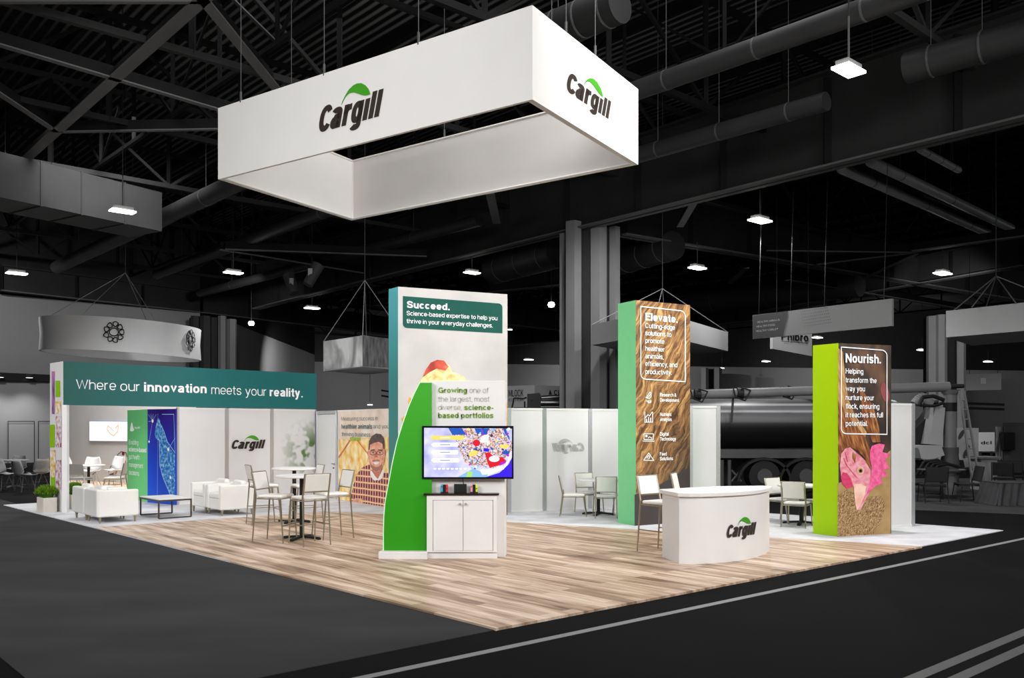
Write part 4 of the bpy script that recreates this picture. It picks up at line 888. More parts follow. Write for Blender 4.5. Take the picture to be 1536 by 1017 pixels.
# planters and shrubs
GRASS = [mat('bright_shrub_leaf', (120, 160, 20), .6, noise=.3, nscale=14), mat('dark_shrub_leaf', (52, 92, 10), .6, noise=.3, nscale=14)]
PLT = mat('pale_stone_planter', (205, 200, 190), .8, noise=.04, nscale=6, bump=.1)
def planter(c, w_, d_, lb):
    t = thing('planter', lb, 'planter', (c.x, c.y, .02)); e = PE.u*w_/2; g = -PE.n*d_/2
    mb = MB(); n_ = 4; o = [c-e-g, c+e-g, c+e+g, c-e+g]; i_ = [c-e*.86-g*.86, c+e*.86-g*.86, c+e*.86+g*.86, c-e*.86+g*.86]
    vs = [Vector((p.x, p.y, .02)) for p in o]+[Vector((p.x, p.y, .32)) for p in o]+[Vector((p.x, p.y, .32)) for p in i_]+[Vector((p.x, p.y, .27)) for p in i_]
    fs = [[3, 2, 1, 0]]+[[i, (i+1) % 4, 4+(i+1) % 4, 4+i] for i in range(4)]+[[4+i, 4+(i+1) % 4, 8+(i+1) % 4, 8+i] for i in range(4)]+[[8+i, 8+(i+1) % 4, 12+(i+1) % 4, 12+i] for i in range(4)]+[[12, 13, 14, 15]]
    build(mb.add(vs, fs), 'planter_box', PLT, t)
    return t
def shrub(c, w_, lb):
    t = thing('shrub', lb, 'plant', (c.x, c.y, .27)); mb = MB()
    for _ in range(2600):
        a = random.random()*2*PI; el = math.asin(random.random()); r = w_*(.62+.42*random.random())
        p = c+Vector((math.cos(a)*math.cos(el)*r, math.sin(a)*math.cos(el)*r*.85, .36+math.sin(el)*r*.72+.02)); d = (p-(c+Vector((0, 0, .20)))).normalized()
        s_ = d.cross(Vector((random.random()-.5, random.random()-.5, random.random()-.5))).normalized()*.006; L = .03+.035*random.random()
        mb.face([p-s_, p+s_, p+d*L+Vector((0, 0, .01))], 0 if random.random() < .35+.55*math.sin(el) else 1)
    build(mb, 'foliage', GRASS, t)
    build(MB().lathe([(0, .18), (w_*.5, .22), (w_*.66, .32), (w_*.55, .42), (w_*.3, .50), (0, .52)], (c.x, c.y, .06), 16, sy=.85), 'leafy_core', GRASS[1], t)
    mb = MB()
    for i in range(4): mb.tube(c+Vector((.03*math.cos(i*1.6), .03*math.sin(i*1.6), .272)), c+Vector((.08*math.cos(i*1.6), .08*math.sin(i*1.6), .45)), .008, n=6)
    build(mb, 'stem', DARKST, t)
pc = XY(70.3, 18.26); planter(pc, .44, .26, 'pale stone planter left of the end panel'); shrub(pc, .215, 'clipped green shrub in the planter left of the end panel')
pc = XY(112, 19.1); planter(pc, .44, .26, 'pale stone planter behind the nearest armchair, right of the post'); shrub(pc, .22, 'clipped green shrub in the planter right of the post')

# ------------------------------------------------------------------ area seen through the opening
PW = XY(88, 29.5); PWe = XY(290, 26.0); PZ = Plane(PW, PWe)
bw = thing('back_wall_panel', 'white wall seen through the opening, with a bright screen on it', 'wall panel', (PW+PWe)/2+Vector((0, 0, .01)))
build(MB().prism([PW, PWe, PWe-PZ.n*.1, PW-PZ.n*.1], .01, 3.2), 'panel', WHITE, bw)
mb = MB(); RED = mat('red_decal', (190, 30, 40), .5, noise=.1); DRD = mat('dark_red_decal', (110, 50, 45), .5, noise=.1)
PZ.line(mb, qb([(490, 390), (488, 350), (520, 325), (560, 335), (570, 370)]), .03, .02, 1); PZ.ell(mb, 90+535*.1769, 620+342*.1769, 2, 2.6, .02, 1)
PZ.ell(mb, 90+541*.1769, 620+409*.1769, 3, 2.6, .02, 0); PZ.ell(mb, 90+270*.1769, 620+466*.1769, 2, 2, .02, 1)
PZ.line(mb, qb([(250, 470), (290, 490), (330, 460), (300, 500), (275, 520)]), .03, .02, 1)
PZ.line(mb, qb([(410, 500), (430, 450), (470, 440), (490, 480), (450, 510), (420, 520), (470, 515), (495, 470), (460, 455)]), .025, .02, 1)
build(mb, 'rooster_decal', [RED, DRD], bw)
s_tv = thing('television', 'glowing white television on the wall seen through the opening', 'television', PZ.hit(163, 663, .05))
q = [PZ.hit(x, y, .05) for x, y in ((133.5, 662), (196, 662.5), (196, 632), (133.5, 631.5))]
mb = MB().add(q+[p-PZ.n*.045 for p in q], [[0, 1, 2, 3], [7, 6, 5, 4], [0, 4, 5, 1], [1, 5, 6, 2], [2, 6, 7, 3], [3, 7, 4, 0]]); build(mb, 'casing', mat('pale_blue_casing', (150, 160, 200), .4, noise=.02), s_tv)
mb = MB(); PZ.poly(mb, [(134, 661.3), (195.6, 661.8), (195.6, 632.6), (134, 632.1)], .055, 0)
OR = mat('faint_orange_glow', (255, 226, 196), .5, emit=.9, noise=.02)
PZ.line(mb, qb([(405, 105), (400, 135), (425, 175), (455, 190), (490, 155), (495, 100), (470, 125)]), .05, .06, 1); PZ.line(mb, qb([(405, 105), (435, 130), (455, 150)]), .04, .06, 1)
build(mb, 'screen', [mat('white_screen_glow', (255, 255, 255), .5, emit=1.1, noise=.01), OR], s_tv)
build(MB().prism([XY(80, 19.9+1.6), XY(88, 29.4), XY(270, 26.3), XY(215, 22.4)], .0, .012), 'lounge_flooring', mat('peach_wood_floor', (216, 190, 160), .6, noise=.08, nscale=2), label='peach coloured flooring under the tables behind the opening', cat='flooring')
gc_ = make_chair('cafe_chair', 'grey backed cafe chair behind the left armchairs', 'chair', .44, None, bar=False, backh=.26, w=.46, fm=ALU, sm=mat('grey_mesh', (150, 150, 150), .6, noise=.05))
put(gc_, (XY(121, 23.0).x, 23.0), (.1, 1), .012)
cafe_w = dup(dc, (XY(172, 23.2).x, 23.2, .012), face((-1, -.1)), 'white cafe chair side on, seen through the opening by the green panel')
cafe_w['category'] = 'chair'; del cafe_w['group']
ta = dup(dt, (XY(133, 24.2).x, 24.2, .012), 0, 'round white cafe table seen through the opening')
# moulded shell chairs, white and grey
def shell(name, label, m, fm):
    t = thing(name, label, 'chair')
    vs = []; fs = []; nx, ny = 8, 12
    for j in range(ny+1):
        s_ = j/ny; 
        if s_ < .5: y = .22-.44*s_/.5; z = .44-.03*math.sin(PI*s_/.5)
        else: k = (s_-.5)/.5; y = -.22-.10*k; z = .44+.40*k
        hw = .23*(1-.25*max(0, (s_-.7)/.3)**2)
        for i in range(nx+1):
            x = -1+2*i/nx; vs.append((x*hw, y+(.10*x*x*(1 if s_ > .5 else .2)), z+.06*x*x*(1-abs(s_-.4))))
    for j in range(ny):
        for i in range(nx): a = j*(nx+1)+i; fs.append([a, a+1, a+nx+2, a+nx+1])
    o = build(MB().add(vs, fs), 'shell_seat', m, t, smooth=True, world=False); sd = o.modifiers.new('Solid', 'SOLIDIFY'); sd.thickness = .012
    for sx in (-1, 1):
        for sy in (-1, 1): build(MB().tube((sx*.22, sy*.2, 0), (sx*.09, sy*.09, .43), .010, .012, 6), 'leg', fm, t, world=False)
    build(MB().path([(-.15, -.14, .2), (.15, .14, .2)], .006).path([(-.15, .14, .2), (.15, -.14, .2)], .006), 'brace', fm, t, world=False)
    return t
sw = shell('shell_chair', 'white moulded shell chair at the far cafe table', WHITE, ALU); put(sw, (XY(137, 26.0).x, 26.0), (.2, -1), .012)
dup(sw, (XY(172, 26.6).x, 26.6, .012), face((-.3, -1)), 'white moulded shell chair next to the red wall decal')
dup(sw, (XY(106, 26.3).x, 26.3, .012), face((1, -.3)), 'white moulded shell chair farthest left through the opening')
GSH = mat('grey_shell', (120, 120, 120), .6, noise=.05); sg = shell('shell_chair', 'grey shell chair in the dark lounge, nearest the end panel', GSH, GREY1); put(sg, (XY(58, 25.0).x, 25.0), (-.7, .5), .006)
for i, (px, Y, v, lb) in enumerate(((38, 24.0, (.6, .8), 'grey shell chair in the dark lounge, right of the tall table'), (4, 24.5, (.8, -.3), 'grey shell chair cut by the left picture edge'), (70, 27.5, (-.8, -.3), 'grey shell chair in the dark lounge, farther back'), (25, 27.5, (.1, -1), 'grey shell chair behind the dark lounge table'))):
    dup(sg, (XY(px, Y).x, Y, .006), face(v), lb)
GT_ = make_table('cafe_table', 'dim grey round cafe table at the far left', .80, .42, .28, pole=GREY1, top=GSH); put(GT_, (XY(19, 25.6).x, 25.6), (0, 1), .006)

# ------------------------------------------------------------------ hanging banner
zb_ = 5.98
A_, B_, C_, D_ = D(327, 269.2, 15.07), D(798.6, 149, 11.37), D(957.3, 247, 14.22), D(527, 331, 18.1)
for p in (A_, B_, C_, D_): p.z = zb_
zh = [7.19, 7.20, 7.19, 7.19]
hb = thing('hanging_banner', 'large white rectangular fabric banner hanging over the booth with two Cargill logos', 'sign', (A_+B_+C_+D_)/4)
cor = [A_, B_, C_, D_]; cm = (A_+B_+C_+D_)/4
inn = [p+(cm-p).normalized()*.09 for p in cor]
mb = MB()
for i in range(4):
    j = (i+1) % 4; a, b = cor[i], cor[j]; up = Vector((0, 0, 7.19-zb_))
    mb.face([a, b, b+up, a+up]); mb.face([inn[j], inn[i], inn[i]+up, inn[j]+up], 1); mb.face([a, inn[i], inn[j], b], 1); mb.face([a+up, b+up, inn[j]+up, inn[i]+up])
build(mb, 'fabric', [FABRIC, FABRIC_IN], hb)
mb = MB()
for i in range(4):
    j = (i+1) % 4
    for z in (.02, 7.17-zb_): mb.tube(inn[i]+Vector((0, 0, z)), inn[j]+Vector((0, 0, z)), .022, n=8)
    mb.tube(inn[i]+Vector((0, 0, .02)), inn[i]+Vector((0, 0, 1.19)), .02)
build(mb, 'frame', FABRIC_IN, hb, smooth=True)
PS = Plane(A_, B_); PS2 = Plane(B_, C_)
def sign_logo(pl, px0, py0, px1, capy): logo(hb, pl, px0, py0, px1, capy, .005, [INK, LEAF])
sign_logo(PS, 478.5, 199, 575.5, 161.5)
sign_logo(PS2, 850.5, 136.5, 917, 104.5)
for (i, j, k) in ((0, 1, .09), (0, 1, .40), (0, 1, .70), (1, 2, .28), (1, 2, .55), (2, 3, .25), (2, 3, .62), (3, 0, .5)):
    p = cor[i].lerp(cor[j], k)+Vector((0, 0, 1.19)); p = p+(cm-p).normalized()*.02
    build(MB().tube(p, Vector((p.x, p.y, 12.985)), .007, n=6).tube(p, p+Vector((0, 0, .18)), .02, n=6), 'cable', GREY1, hb)

# ------------------------------------------------------------------ hall shell and roof
DECK = bpy.data.materials.new('corrugated_roof_deck'); DECK.use_nodes = True; nt = DECK.node_tree; b = nt.nodes['Principled BSDF']; b.inputs['Roughness'].default_value = .8; b.inputs['Specular IOR Level'].default_value = .1
tc = nt.nodes.new('ShaderNodeTexCoord'); mp = nt.nodes.new('ShaderNodeMapping'); mp.inputs['Rotation'].default_value = (0, 0, -ang); nt.links.new(tc.outputs['Object'], mp.inputs['Vector'])
wv = nt.nodes.new('ShaderNodeTexWave'); wv.inputs['Scale'].default_value = 1.1; wv.inputs['Distortion'].default_value = .3; wv.inputs['Detail'].default_value = 2; nt.links.new(mp.outputs[0], wv.inputs['Vector'])
n2 = nt.nodes.new('ShaderNodeTexNoise'); n2.inputs['Scale'].default_value = .12; nt.links.new(tc.outputs['Object'], n2.inputs['Vector'])
mu = nt.nodes.new('ShaderNodeMath'); mu.operation = 'MULTIPLY'; nt.links.new(wv.outputs['Fac'], mu.inputs[0]); nt.links.new(n2.outputs['Fac'], mu.inputs[1])
rr = nt.nodes.new('ShaderNodeValToRGB'); rr.color_ramp.elements[0].color = lin((16, 16, 16))+(1,); rr.color_ramp.elements[1].color = lin((120, 120, 120))+(1,); rr.color_ramp.elements[0].position = .2; rr.color_ramp.elements[1].position = .6
nt.links.new(mu.outputs[0], rr.inputs['Fac']); nt.links.new(rr.outputs['Color'], b.inputs['Base Color'])
build(MB().box(-60, 70, 12, 115, 13, 13.2), 'ceiling', DECK, kind='structure')
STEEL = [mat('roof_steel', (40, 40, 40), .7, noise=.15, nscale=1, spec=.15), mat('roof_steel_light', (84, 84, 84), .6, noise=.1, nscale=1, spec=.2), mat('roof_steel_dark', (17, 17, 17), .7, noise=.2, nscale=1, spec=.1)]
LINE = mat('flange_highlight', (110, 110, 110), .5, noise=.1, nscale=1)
tn = [0]
def trim(mb, m, smooth=False):
    tn[0] += 1; build(mb, 'trim_%d' % tn[0], m, kind='structure', smooth=smooth)
def girder(a, b, h, w_=.5):
    """deep girder: bottom edge from a to b"""
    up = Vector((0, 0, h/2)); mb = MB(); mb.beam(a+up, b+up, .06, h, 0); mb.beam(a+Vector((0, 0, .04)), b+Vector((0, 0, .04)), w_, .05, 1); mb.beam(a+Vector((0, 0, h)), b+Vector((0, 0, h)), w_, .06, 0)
    L = (b-a).length; n_ = int(L/3); d = (b-a)/n_
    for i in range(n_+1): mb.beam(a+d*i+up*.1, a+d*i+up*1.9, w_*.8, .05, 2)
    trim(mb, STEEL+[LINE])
g1a, g1b = Hh(1536, 182, 8), Hh(838, 353, 8)
g1d = (g1b-g1a).normalized(); girder(g1a-g1d*8, g1b+g1d*24, 2.3)
g2a, g2b = Hh(932, 354, 8), Hh(1240, 405, 8); g2d = (g2b-g2a).normalized(); girder(g2a, g2a+g2d*40, 1.6)
# far secondary girders
for z, a, b in ((8.2, (735, 440), (930, 420)), (8.0, (0, 437), (300, 470)), (8.0, (300, 470), (600, 505)), (8.0, (600, 470), (1050, 520)), (8.0, (1130, 470), (1536, 400)), (8.0, (760, 520), (1250, 470))):
    p, q = Hh(*a, z), Hh(*b, z); girder(p, q, 1.2, .4)
# foreground bracing of flat steel, at the bottom chord of the trusses
for x0, y0, x1, y1, w_ in ((-60, 50, 420, 192, .16), (-10, 283, 312, -8, .26), (300, -6, 418, 138, .22), (-20, 3, 300, 3, .10), (-20, 128, 85, 198, .16), (92, 198, 330, 194, .12), (230, 345, 345, 283, .30)):
    p, q = Hh(x0, y0, 9.2), Hh(x1, y1, 9.2)
    mb = MB(); mb.beam(p, q, w_, .03, 1); mb.beam(p+Vector((0, 0, .14)), q+Vector((0, 0, .14)), .03, .26, 2); trim(mb, STEEL)
def truss(a, b, h, n_, w_=.12, mi=0):
    mb = MB(); up = Vector((0, 0, h)); mb.beam(a, b, w_, w_, mi); mb.beam(a+up, b+up, w_, w_, mi); d = (b-a)/n_
    for i in range(n_):
        p = a+d*i; q = p+d
        mb.beam(p, p+up, w_*.8, w_*.8, 2); 
        mb.beam(p+up if i % 2 else p, q if i % 2 else q+up, w_*.6, w_*.6, mi)
    trim(mb, STEEL)
# truss rows along both grid directions
org = Hh(0, 70, 9.3)
for k in range(-3, 12):
    a = Vector((0, 24, 9.4))+V*(k*5.2); a = a-U*(26 if k < 6 else 20)
    truss(a, a+U*62, 2.6, 18, .14, 2 if k % 2 else 0)
for k in range(-4, 7):
    a = Vector((0, 24, 9.6))+U*(k*7.5)-V*18; truss(a, a+V*56, 2.2, 20, .10, 2)
for k in range(-14, 22):
    a = Vector((0, 24, 12.4))+U*(k*2.2)-V*20; mb = MB().beam(a, a+V*70, .10, .28, 0); trim(mb, [STEEL[2]])
# right hand lower bracing
for x0, y0, x1, y1, w_, z in ((1150, 376, 1370, 379, .12, 8.0), (1226, 397, 1372, 379, .16, 8.0), (1296, 418, 1374, 381, .16, 8.0), (1369, 377, 1600, 346, .30, 8.0), (1020, 340, 1042, 302, .22, 8.3), (1095, 425, 1120, 402, .2, 8.0), (735, 290, 745, 335, .25, 8.4), (338, 374, 640, 385, .16, 8.2), (330, 374, 545, 410, .14, 8.2), (1180, 420, 1480, 470, .2, 8)):
    p, q = Hh(x0, y0, z), Hh(x1, y1, z); mb = MB().beam(p, q, w_, .04, 1).beam(p+Vector((0, 0, .15)), q+Vector((0, 0, .15)), .04, .28, 2); trim(mb, STEEL)
# pipes and ducts
def duct(a, b, r, label, m, name='air_duct', bands=3):
    t = thing(name, label, 'duct' if 'duct' in name else 'pipe', a)
    build(MB().tube(a, b, r, n=20), 'tube', m, t, smooth=True)
    d = b-a; RIM = mat('duct_band', (74, 74, 74), .5, .1, noise=.1) if 'duct_band' not in bpy.data.materials else bpy.data.materials['duct_band']
    for i in range(bands):
        c = a+d*((i+.5)/bands)
        build(MB().tube(c, c+d.normalized()*.04, r*1.03, n=20).tube(c+Vector((0, 0, r*.9)), Vector((c.x, c.y, 12.985)), .008, n=5), 'hanger', RIM, t)
DU = mat('duct_steel', (44, 44, 45), .5, .1, noise=.15, nscale=1, spec=.2); DUL = mat('shiny_pipe_steel', (165, 165, 165), .35, .3, noise=.1, nscale=2)
for x0, y0, x1, y1, r, z, lb, nm, m in (
        (85, 401, 380, 262, .26, 8.6, 'long round duct running up behind the left corner of the banner', 'air_duct', DU),
        (235, 412, 560, 290, .21, 8.6, 'round duct passing just below the banner corner', 'air_duct', DU),
        (300, 440, 720, 330, .2, 8.6, 'thin round duct above the deep girder, left of centre', 'air_duct', DU),
        (940, 141, 1390, -18, .2, 8.8, 'round duct right of the banner, uppermost', 'air_duct', DU),
        (945, 236, 1240, 152, .2, 8.6, 'round duct right of the banner, second one down', 'air_duct', DU),
        (1360, 102, 1600, 36, .3, 8.8, 'fat round duct in the upper right corner', 'air_duct', DU),
        (820, 50, 930, 5, .34, 9.2, 'dark round duct above the banner top corner', 'air_duct', NEARBLK),
        (740, 405, 838, 378, .55, 7.9, 'wide pale duct left of the big column', 'air_duct', DU),
        (930, 392, 1010, 368, .5, 7.9, 'wide dark duct right of the big column', 'air_duct', DU),
        (1035, 455, 1290, 425, .6, 8.2, 'wide dark duct over the right hand banner', 'air_duct', GREYD),
        (1262, 253, 1482, 350, .13, 8.6, 'shiny steel pipe at right, lower of two', 'steel_pipe', DUL),
        (1306, 242, 1516, 342, .14, 8.6, 'shiny steel pipe at right, upper of two', 'steel_pipe', DUL),
        (1380, 224, 1438, 255, .09, 8.6, 'short steel pipe at the upper right', 'steel_pipe', DUL)):
    duct(Hh(x0, y0, z), Hh(x1, y1, z), r, lb, m, nm)
# big rectangular duct, top left
a, b = Hh(-60, 283, 7.8), Hh(243, 347, 7.8); d = (b-a).normalized(); sd = Vector((-d.y, d.x, 0))
t = thing('air_duct', 'big rectangular sheet metal duct at the upper left', 'duct', a)
build(MB().prism([a, b, b+sd*1.6, a+sd*1.6], 7.8, 9.0), 'duct_body', DU, t); mb = MB()
for k in (.35, .55, .78): c = a.lerp(b, k); mb.prism([c-sd*.02, c+d*.05-sd*.02, c+d*.05+sd*1.62, c+sd*1.62], 7.78, 9.02)
build(mb, 'seam', STEEL[0], t)

# columns
def column(parts, y_top, Y, label):
    c = XY(sum((p[0]+p[1])/2 for p in parts)/len(parts), Y); t = thing('column', label, 'column', (c.x, c.y, .0))
    for x0, x1, yt, dy, m in parts:
        a, b = XY(x0, Y+dy), XY(x1, Y+dy); m_ = (a+b)/2; wd = (b-a).length; zt_ = HC+(HY-yt)/F*Y
        mid = a.lerp(b, .52)+Vector((0, -wd*.42, 0))
        build(MB().prism([a, mid, b, b+Vector((0, wd*.5, 0)), a+Vector((0, wd*.5, 0))], 0, zt_), 'pilaster', m, t)
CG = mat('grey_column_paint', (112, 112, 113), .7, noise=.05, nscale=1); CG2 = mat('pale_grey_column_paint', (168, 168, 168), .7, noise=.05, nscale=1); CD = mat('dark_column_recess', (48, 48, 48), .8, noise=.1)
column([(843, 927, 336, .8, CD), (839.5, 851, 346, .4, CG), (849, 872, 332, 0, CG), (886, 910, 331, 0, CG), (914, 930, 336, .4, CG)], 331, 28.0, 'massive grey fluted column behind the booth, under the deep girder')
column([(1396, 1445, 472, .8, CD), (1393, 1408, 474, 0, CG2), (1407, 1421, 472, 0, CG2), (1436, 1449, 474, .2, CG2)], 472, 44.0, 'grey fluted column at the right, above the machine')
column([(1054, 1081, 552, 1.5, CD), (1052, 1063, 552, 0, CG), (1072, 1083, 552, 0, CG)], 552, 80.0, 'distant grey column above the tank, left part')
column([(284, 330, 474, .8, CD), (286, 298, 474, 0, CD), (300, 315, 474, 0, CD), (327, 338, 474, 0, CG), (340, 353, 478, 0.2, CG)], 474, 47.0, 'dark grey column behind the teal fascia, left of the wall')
# hall walls
def hwall(name, a, b, z1_, m=GWALL, z0=0): 
    d = (b-a).normalized(); s_ = Vector((-d.y, d.x, 0))*.3; build(MB().prism([a, b, b+s_, a+s_], z0, z1_), name, m, kind='structure')
w0, w1, w2, w3 = Vector((-42, 24, 0)), XY(300, 49), XY(352, 54), XY(472, 78)
def hupper(a, b, z0):
    d = (b-a).normalized(); s_ = Vector((-d.y, d.x, 0))*.3; trim(MB().prism([a, b, b+s_, a+s_], z0, 12.98), [NEARBLK])
for a_, b_, z_ in ((w0, w1, 8.0), (w1, w2, 0), (w2, w3, 8.0), (w3, Vector((80, 96, 0)), 7.4)): hupper(a_, b_, z_)
hwall('wall_left', w0, w1, 8.0); hwall('wall_back_left', w2, w3, 8.0); hwall('wall_back', w3, Vector((80, 96, 0)), 7.4)
hwall('wall_right', XY(1385+64, 60), XY(1800, 46), 4.8)
# stripes on far walls
for px0, px1, py, Y in ((1449, 1506, 605, 44), (1449, 1506, 612, 44), (572, 584, 585.5, 60), (572, 584, 593.5, 60)):
    trim(MB().beam(D(px0, py, Y), D(px1, py+2, Y), .1, .12), [NEARBLK])
# dark soffit with spot lights at left, doors below
PL = Plane(w0, w1)
mb = MB(); PL.poly(mb, [(-60, 556), (120, 564), (120, 573), (-60, 570)], .2); trim(mb, [NEARBLK])
mb = MB()
for (x0, x1) in ((12, 51.5), (57.5, 80)): PL.line(mb, [(x0, 700), (x0, 632), (x1, 632), (x1, 700)], .035, .06, 0)
trim(mb, [GREYD])
for k, (px, py) in enumerate(((0, 566), (44, 566.5))):
    c = PL.hit(px, py, .5); t = thing('spotlight', ['wall washer spotlight at the left picture edge', 'wall washer spotlight on the dark soffit, second from the left edge'][k], 'light', c)
    build(MB().lathe([(0, 0), (.15, .0), (.18, .06), (.12, .16), (0, .18)], c, 16), 'housing', GREYD, t, smooth=True); build(MB().lathe([(0, -.02), (.15, -.01), (.15, .0)], c, 16), 'lens', LAMPD, t)
    l = bpy.data.lights.new('washer', 'SPOT'); l.energy = 240; l.spot_size = 2.0; l.spot_blend = 1; l.shadow_soft_size = .1; o = bpy.data.objects.new('washer', l); C.objects.link(o); o.location = c+Vector((.3, -.5, -.15)); o.rotation_euler = (PL.hit(px, 680)-c).to_track_quat('-Z', 'Y').to_euler()

# ------------------------------------------------------------------ high bay lights
def bay(px, py, w_, lb, z=8.0, m=LAMP, light=0):
    p = Hh(px, py, z); s_ = w_*p.y/F/2; t = thing('high_bay_light', lb, 'light', p)
    mb = MB(); mb.prism([p-U*s_-V*s_*.55, p+U*s_-V*s_*.55, p+U*s_+V*s_*.55, p-U*s_+V*s_*.55], p.z, p.z+.04); build(mb, 'diffuser', m, t)
    build(MB().prism([p-U*s_*.8-V*s_*.4, p+U*s_*.8-V*s_*.4, p+U*s_*.8+V*s_*.4, p-U*s_*.8+V*s_*.4], p.z+.04, p.z+.14), 'housing', GREYL, t)
    build(MB().tube(p+Vector((0, 0, .14)), Vector((p.x, p.y, 12.985)), .012, n=6), 'rod', NEARBLK, t); build(MB().tube(p+Vector((0, 0, .14)), p+Vector((0, 0, .9)), .018, n=6), 'stem', GREY1, t)
    if light:
        l = bpy.data.lights.new('bay', 'SPOT'); l.energy = light*7; l.spot_size = 2.75; l.spot_blend = .5; l.shadow_soft_size = .12; o = bpy.data.objects.new('bay', l); C.objects.link(o); o.location = p-Vector((0, 0, .35))
for a in ((1273, 107, 52, 'brightest high bay light, at the upper right', 7.6, LAMP, 160), (1140, 332, 36, 'high bay light below the deep girder, right of the column', 7.6, LAMP, 120), (1046, 403, 27, 'high bay light just above the mint green tower, to its right', 7.2, LAMP, 80),
          (1414, 411, 30, 'high bay light at right, above the pale box sign', 7.4, LAMP, 80), (184, 318, 34, 'high bay light beside the big rectangular duct', 7.4, LAMP, 110), (350, 410, 26, 'high bay light left of the two spotlights', 7.4, LAMP, 80),
          (25, 411, 27, 'high bay light at the far left, above the wall', 7.3, LAMP, 120), (468, 463, 21, 'high bay light above the square animal banner', 7.4, LAMP, 80), (708, 410, 23, 'high bay light above the Succeed tower', 7.4, LAMP, 60),
          (1383, 525.5, 16, 'small distant high bay light left of the right column', 7.0, LAMP, 0), (1482, 543, 15, 'small distant high bay light under the pale box sign', 7.0, LAMP, 0), (1226, 507, 16, 'small high bay light beside the lime green tower top', 7.0, LAMP, 0),
          (1179, 518.5, 14, 'small high bay light below the word banner', 7.0, LAMP, 0), (1149, 542.5, 13, 'small high bay light with four lamps, left of the lime tower', 7.0, LAMP, 0), (1083, 552.5, 6, 'tiny high bay light beside the distant column', 7.0, LAMP, 0),
          (793, 540, 13, 'small high bay light between the tallest tower and the column', 7.0, LAMP, 0), (8, 274, 18, 'dim high bay light at the left edge on the diagonal brace', 8.8, LAMPD, 0), (555, 608, 7, 'tiny light over the portrait wall', 2.6, LAMPD, 0), (765, 495, 6, 'tiny light at the tallest tower right edge', 7.0, LAMP, 0)):
    bay(*a)
for px, py, lb in ((377, 485, 'small round spotlight left, over the dark column'), (827, 457, 'small round spotlight left of the big column')):
    c = Hh(px, py, 7.2); t = thing('spotlight', lb, 'light', c); build(MB().lathe([(0, -.12), (.12, -.1), (.16, 0), (.12, .1), (0, .12)], c, 14), 'lens', LAMP, t, smooth=True); build(MB().tube(c+Vector((0, 0, .1)), Vector((c.x, c.y, 12.985)), .02), 'bracket', GREY1, t)
# theatrical spotlights
for px, py, dx, lb in ((440, 425, -.2, 'dark theatre spotlight tilted down, left one of the pair'), (468, 411, .25, 'dark theatre spotlight with a pale label, right one of the pair')):
    c = Hh(px, py, 7.6); t = thing('stage_light', lb, 'light', c)
    build(MB().tube(c+Vector((dx, 0, .35)), c+Vector((-dx*.5, -.2, -.45)), .24, .20, 16), 'can', GREY1, t, smooth=True); build(MB().box(c.x-.08, c.x+.08, c.y-.32, c.y-.29, c.z-.12, c.z+.16), 'label_plate', GSIGNL, t)
    build(MB().tube(c+Vector((0, 0, .3)), Vector((c.x, c.y, 12.985)), .025), 'bracket', NEARBLK, t)

# ------------------------------------------------------------------ other hanging signs
def cables(t, pts, apex, top=None, r=.012):
    for p in pts: build(MB().tube(p, apex, r, n=5), 'cable', GREYL, t)
    if top: build(MB().tube(apex, Vector((apex.x, apex.y, 12.985)), r*.7, n=5), 'cable', GREY1, t)
# ring
rc = XY(184, 32); rt = thing('ring_banner', 'grey ring shaped hanging banner with small black animal drawings', 'sign', (rc.x, rc.y, 4.3)); rr_ = 2.68
tilt = lambda x: -(x-rc.x)*.045
mb = MB(); n = 64; vs = []
for i in range(n):
    a = 2*PI*i/n
    for r_, z in ((rr_, 4.3), (rr_-.04, 4.86), (rr_, 5.43), (rr_-.06, 5.43), (rr_-.06, 4.3)):
        x = rc.x+r_*math.cos(a); y = rc.y+r_*math.sin(a); vs.append((x, y, z+tilt(x)))
mb.add(vs, [[i*5+j, ((i+1) % n)*5+j, ((i+1) % n)*5+(j+1) % 5, i*5+(j+1) % 5] for i in range(n) for j in range(5)])
build(mb, 'fabric_ring', GSIGNL, rt, smooth=True)
cables(rt, [Vector((rc.x-1.6, rc.y-2.1, 5.45)), Vector((rc.x+1.9, rc.y-1.8, 5.38)), Vector((rc.x, rc.y+2.6, 5.43)), Vector((rc.x-2.4, rc.y+1, 5.5))], Vector((rc.x+.1, rc.y, 7.3)), 1.8)
def ringpt(px, py):
    o = Vector((0, 0, HC)); d = Vector(((px-CX)/F, 1, (HY-py)/F)); A2 = d.x**2+d.y**2; B2 = -2*(d.x*rc.x+d.y*rc.y); C2 = rc.x**2+rc.y**2-(rr_+.03)**2
    disc = B2*B2-4*A2*C2
    t_ = (-B2-math.sqrt(max(0, disc)))/(2*A2); return o+d*t_
mb = MB()
def squig(cx, cy, kx, ky):
    for k in range(9):
        a = 2*PI*k/9; ex, ey = cx+math.cos(a)*12*kx, cy+math.sin(a)*12*ky
        pts = [ringpt(ex+math.cos(b*PI/3+k)*5*kx*(1 if b % 2 else .6), ey+math.sin(b*PI/3+k)*4*ky) for b in range(7)]
        mb.path(pts, .016, 4)
    pts = [ringpt(cx+math.cos(b*PI/6)*7*kx, cy+math.sin(b*PI/6)*6*ky) for b in range(13)]; mb.path(pts, .016, 4)
squig(171, 498, 1, 1); squig(286, 510, .42, 1)
build(mb, 'animal_drawing', NEARBLK, rt)
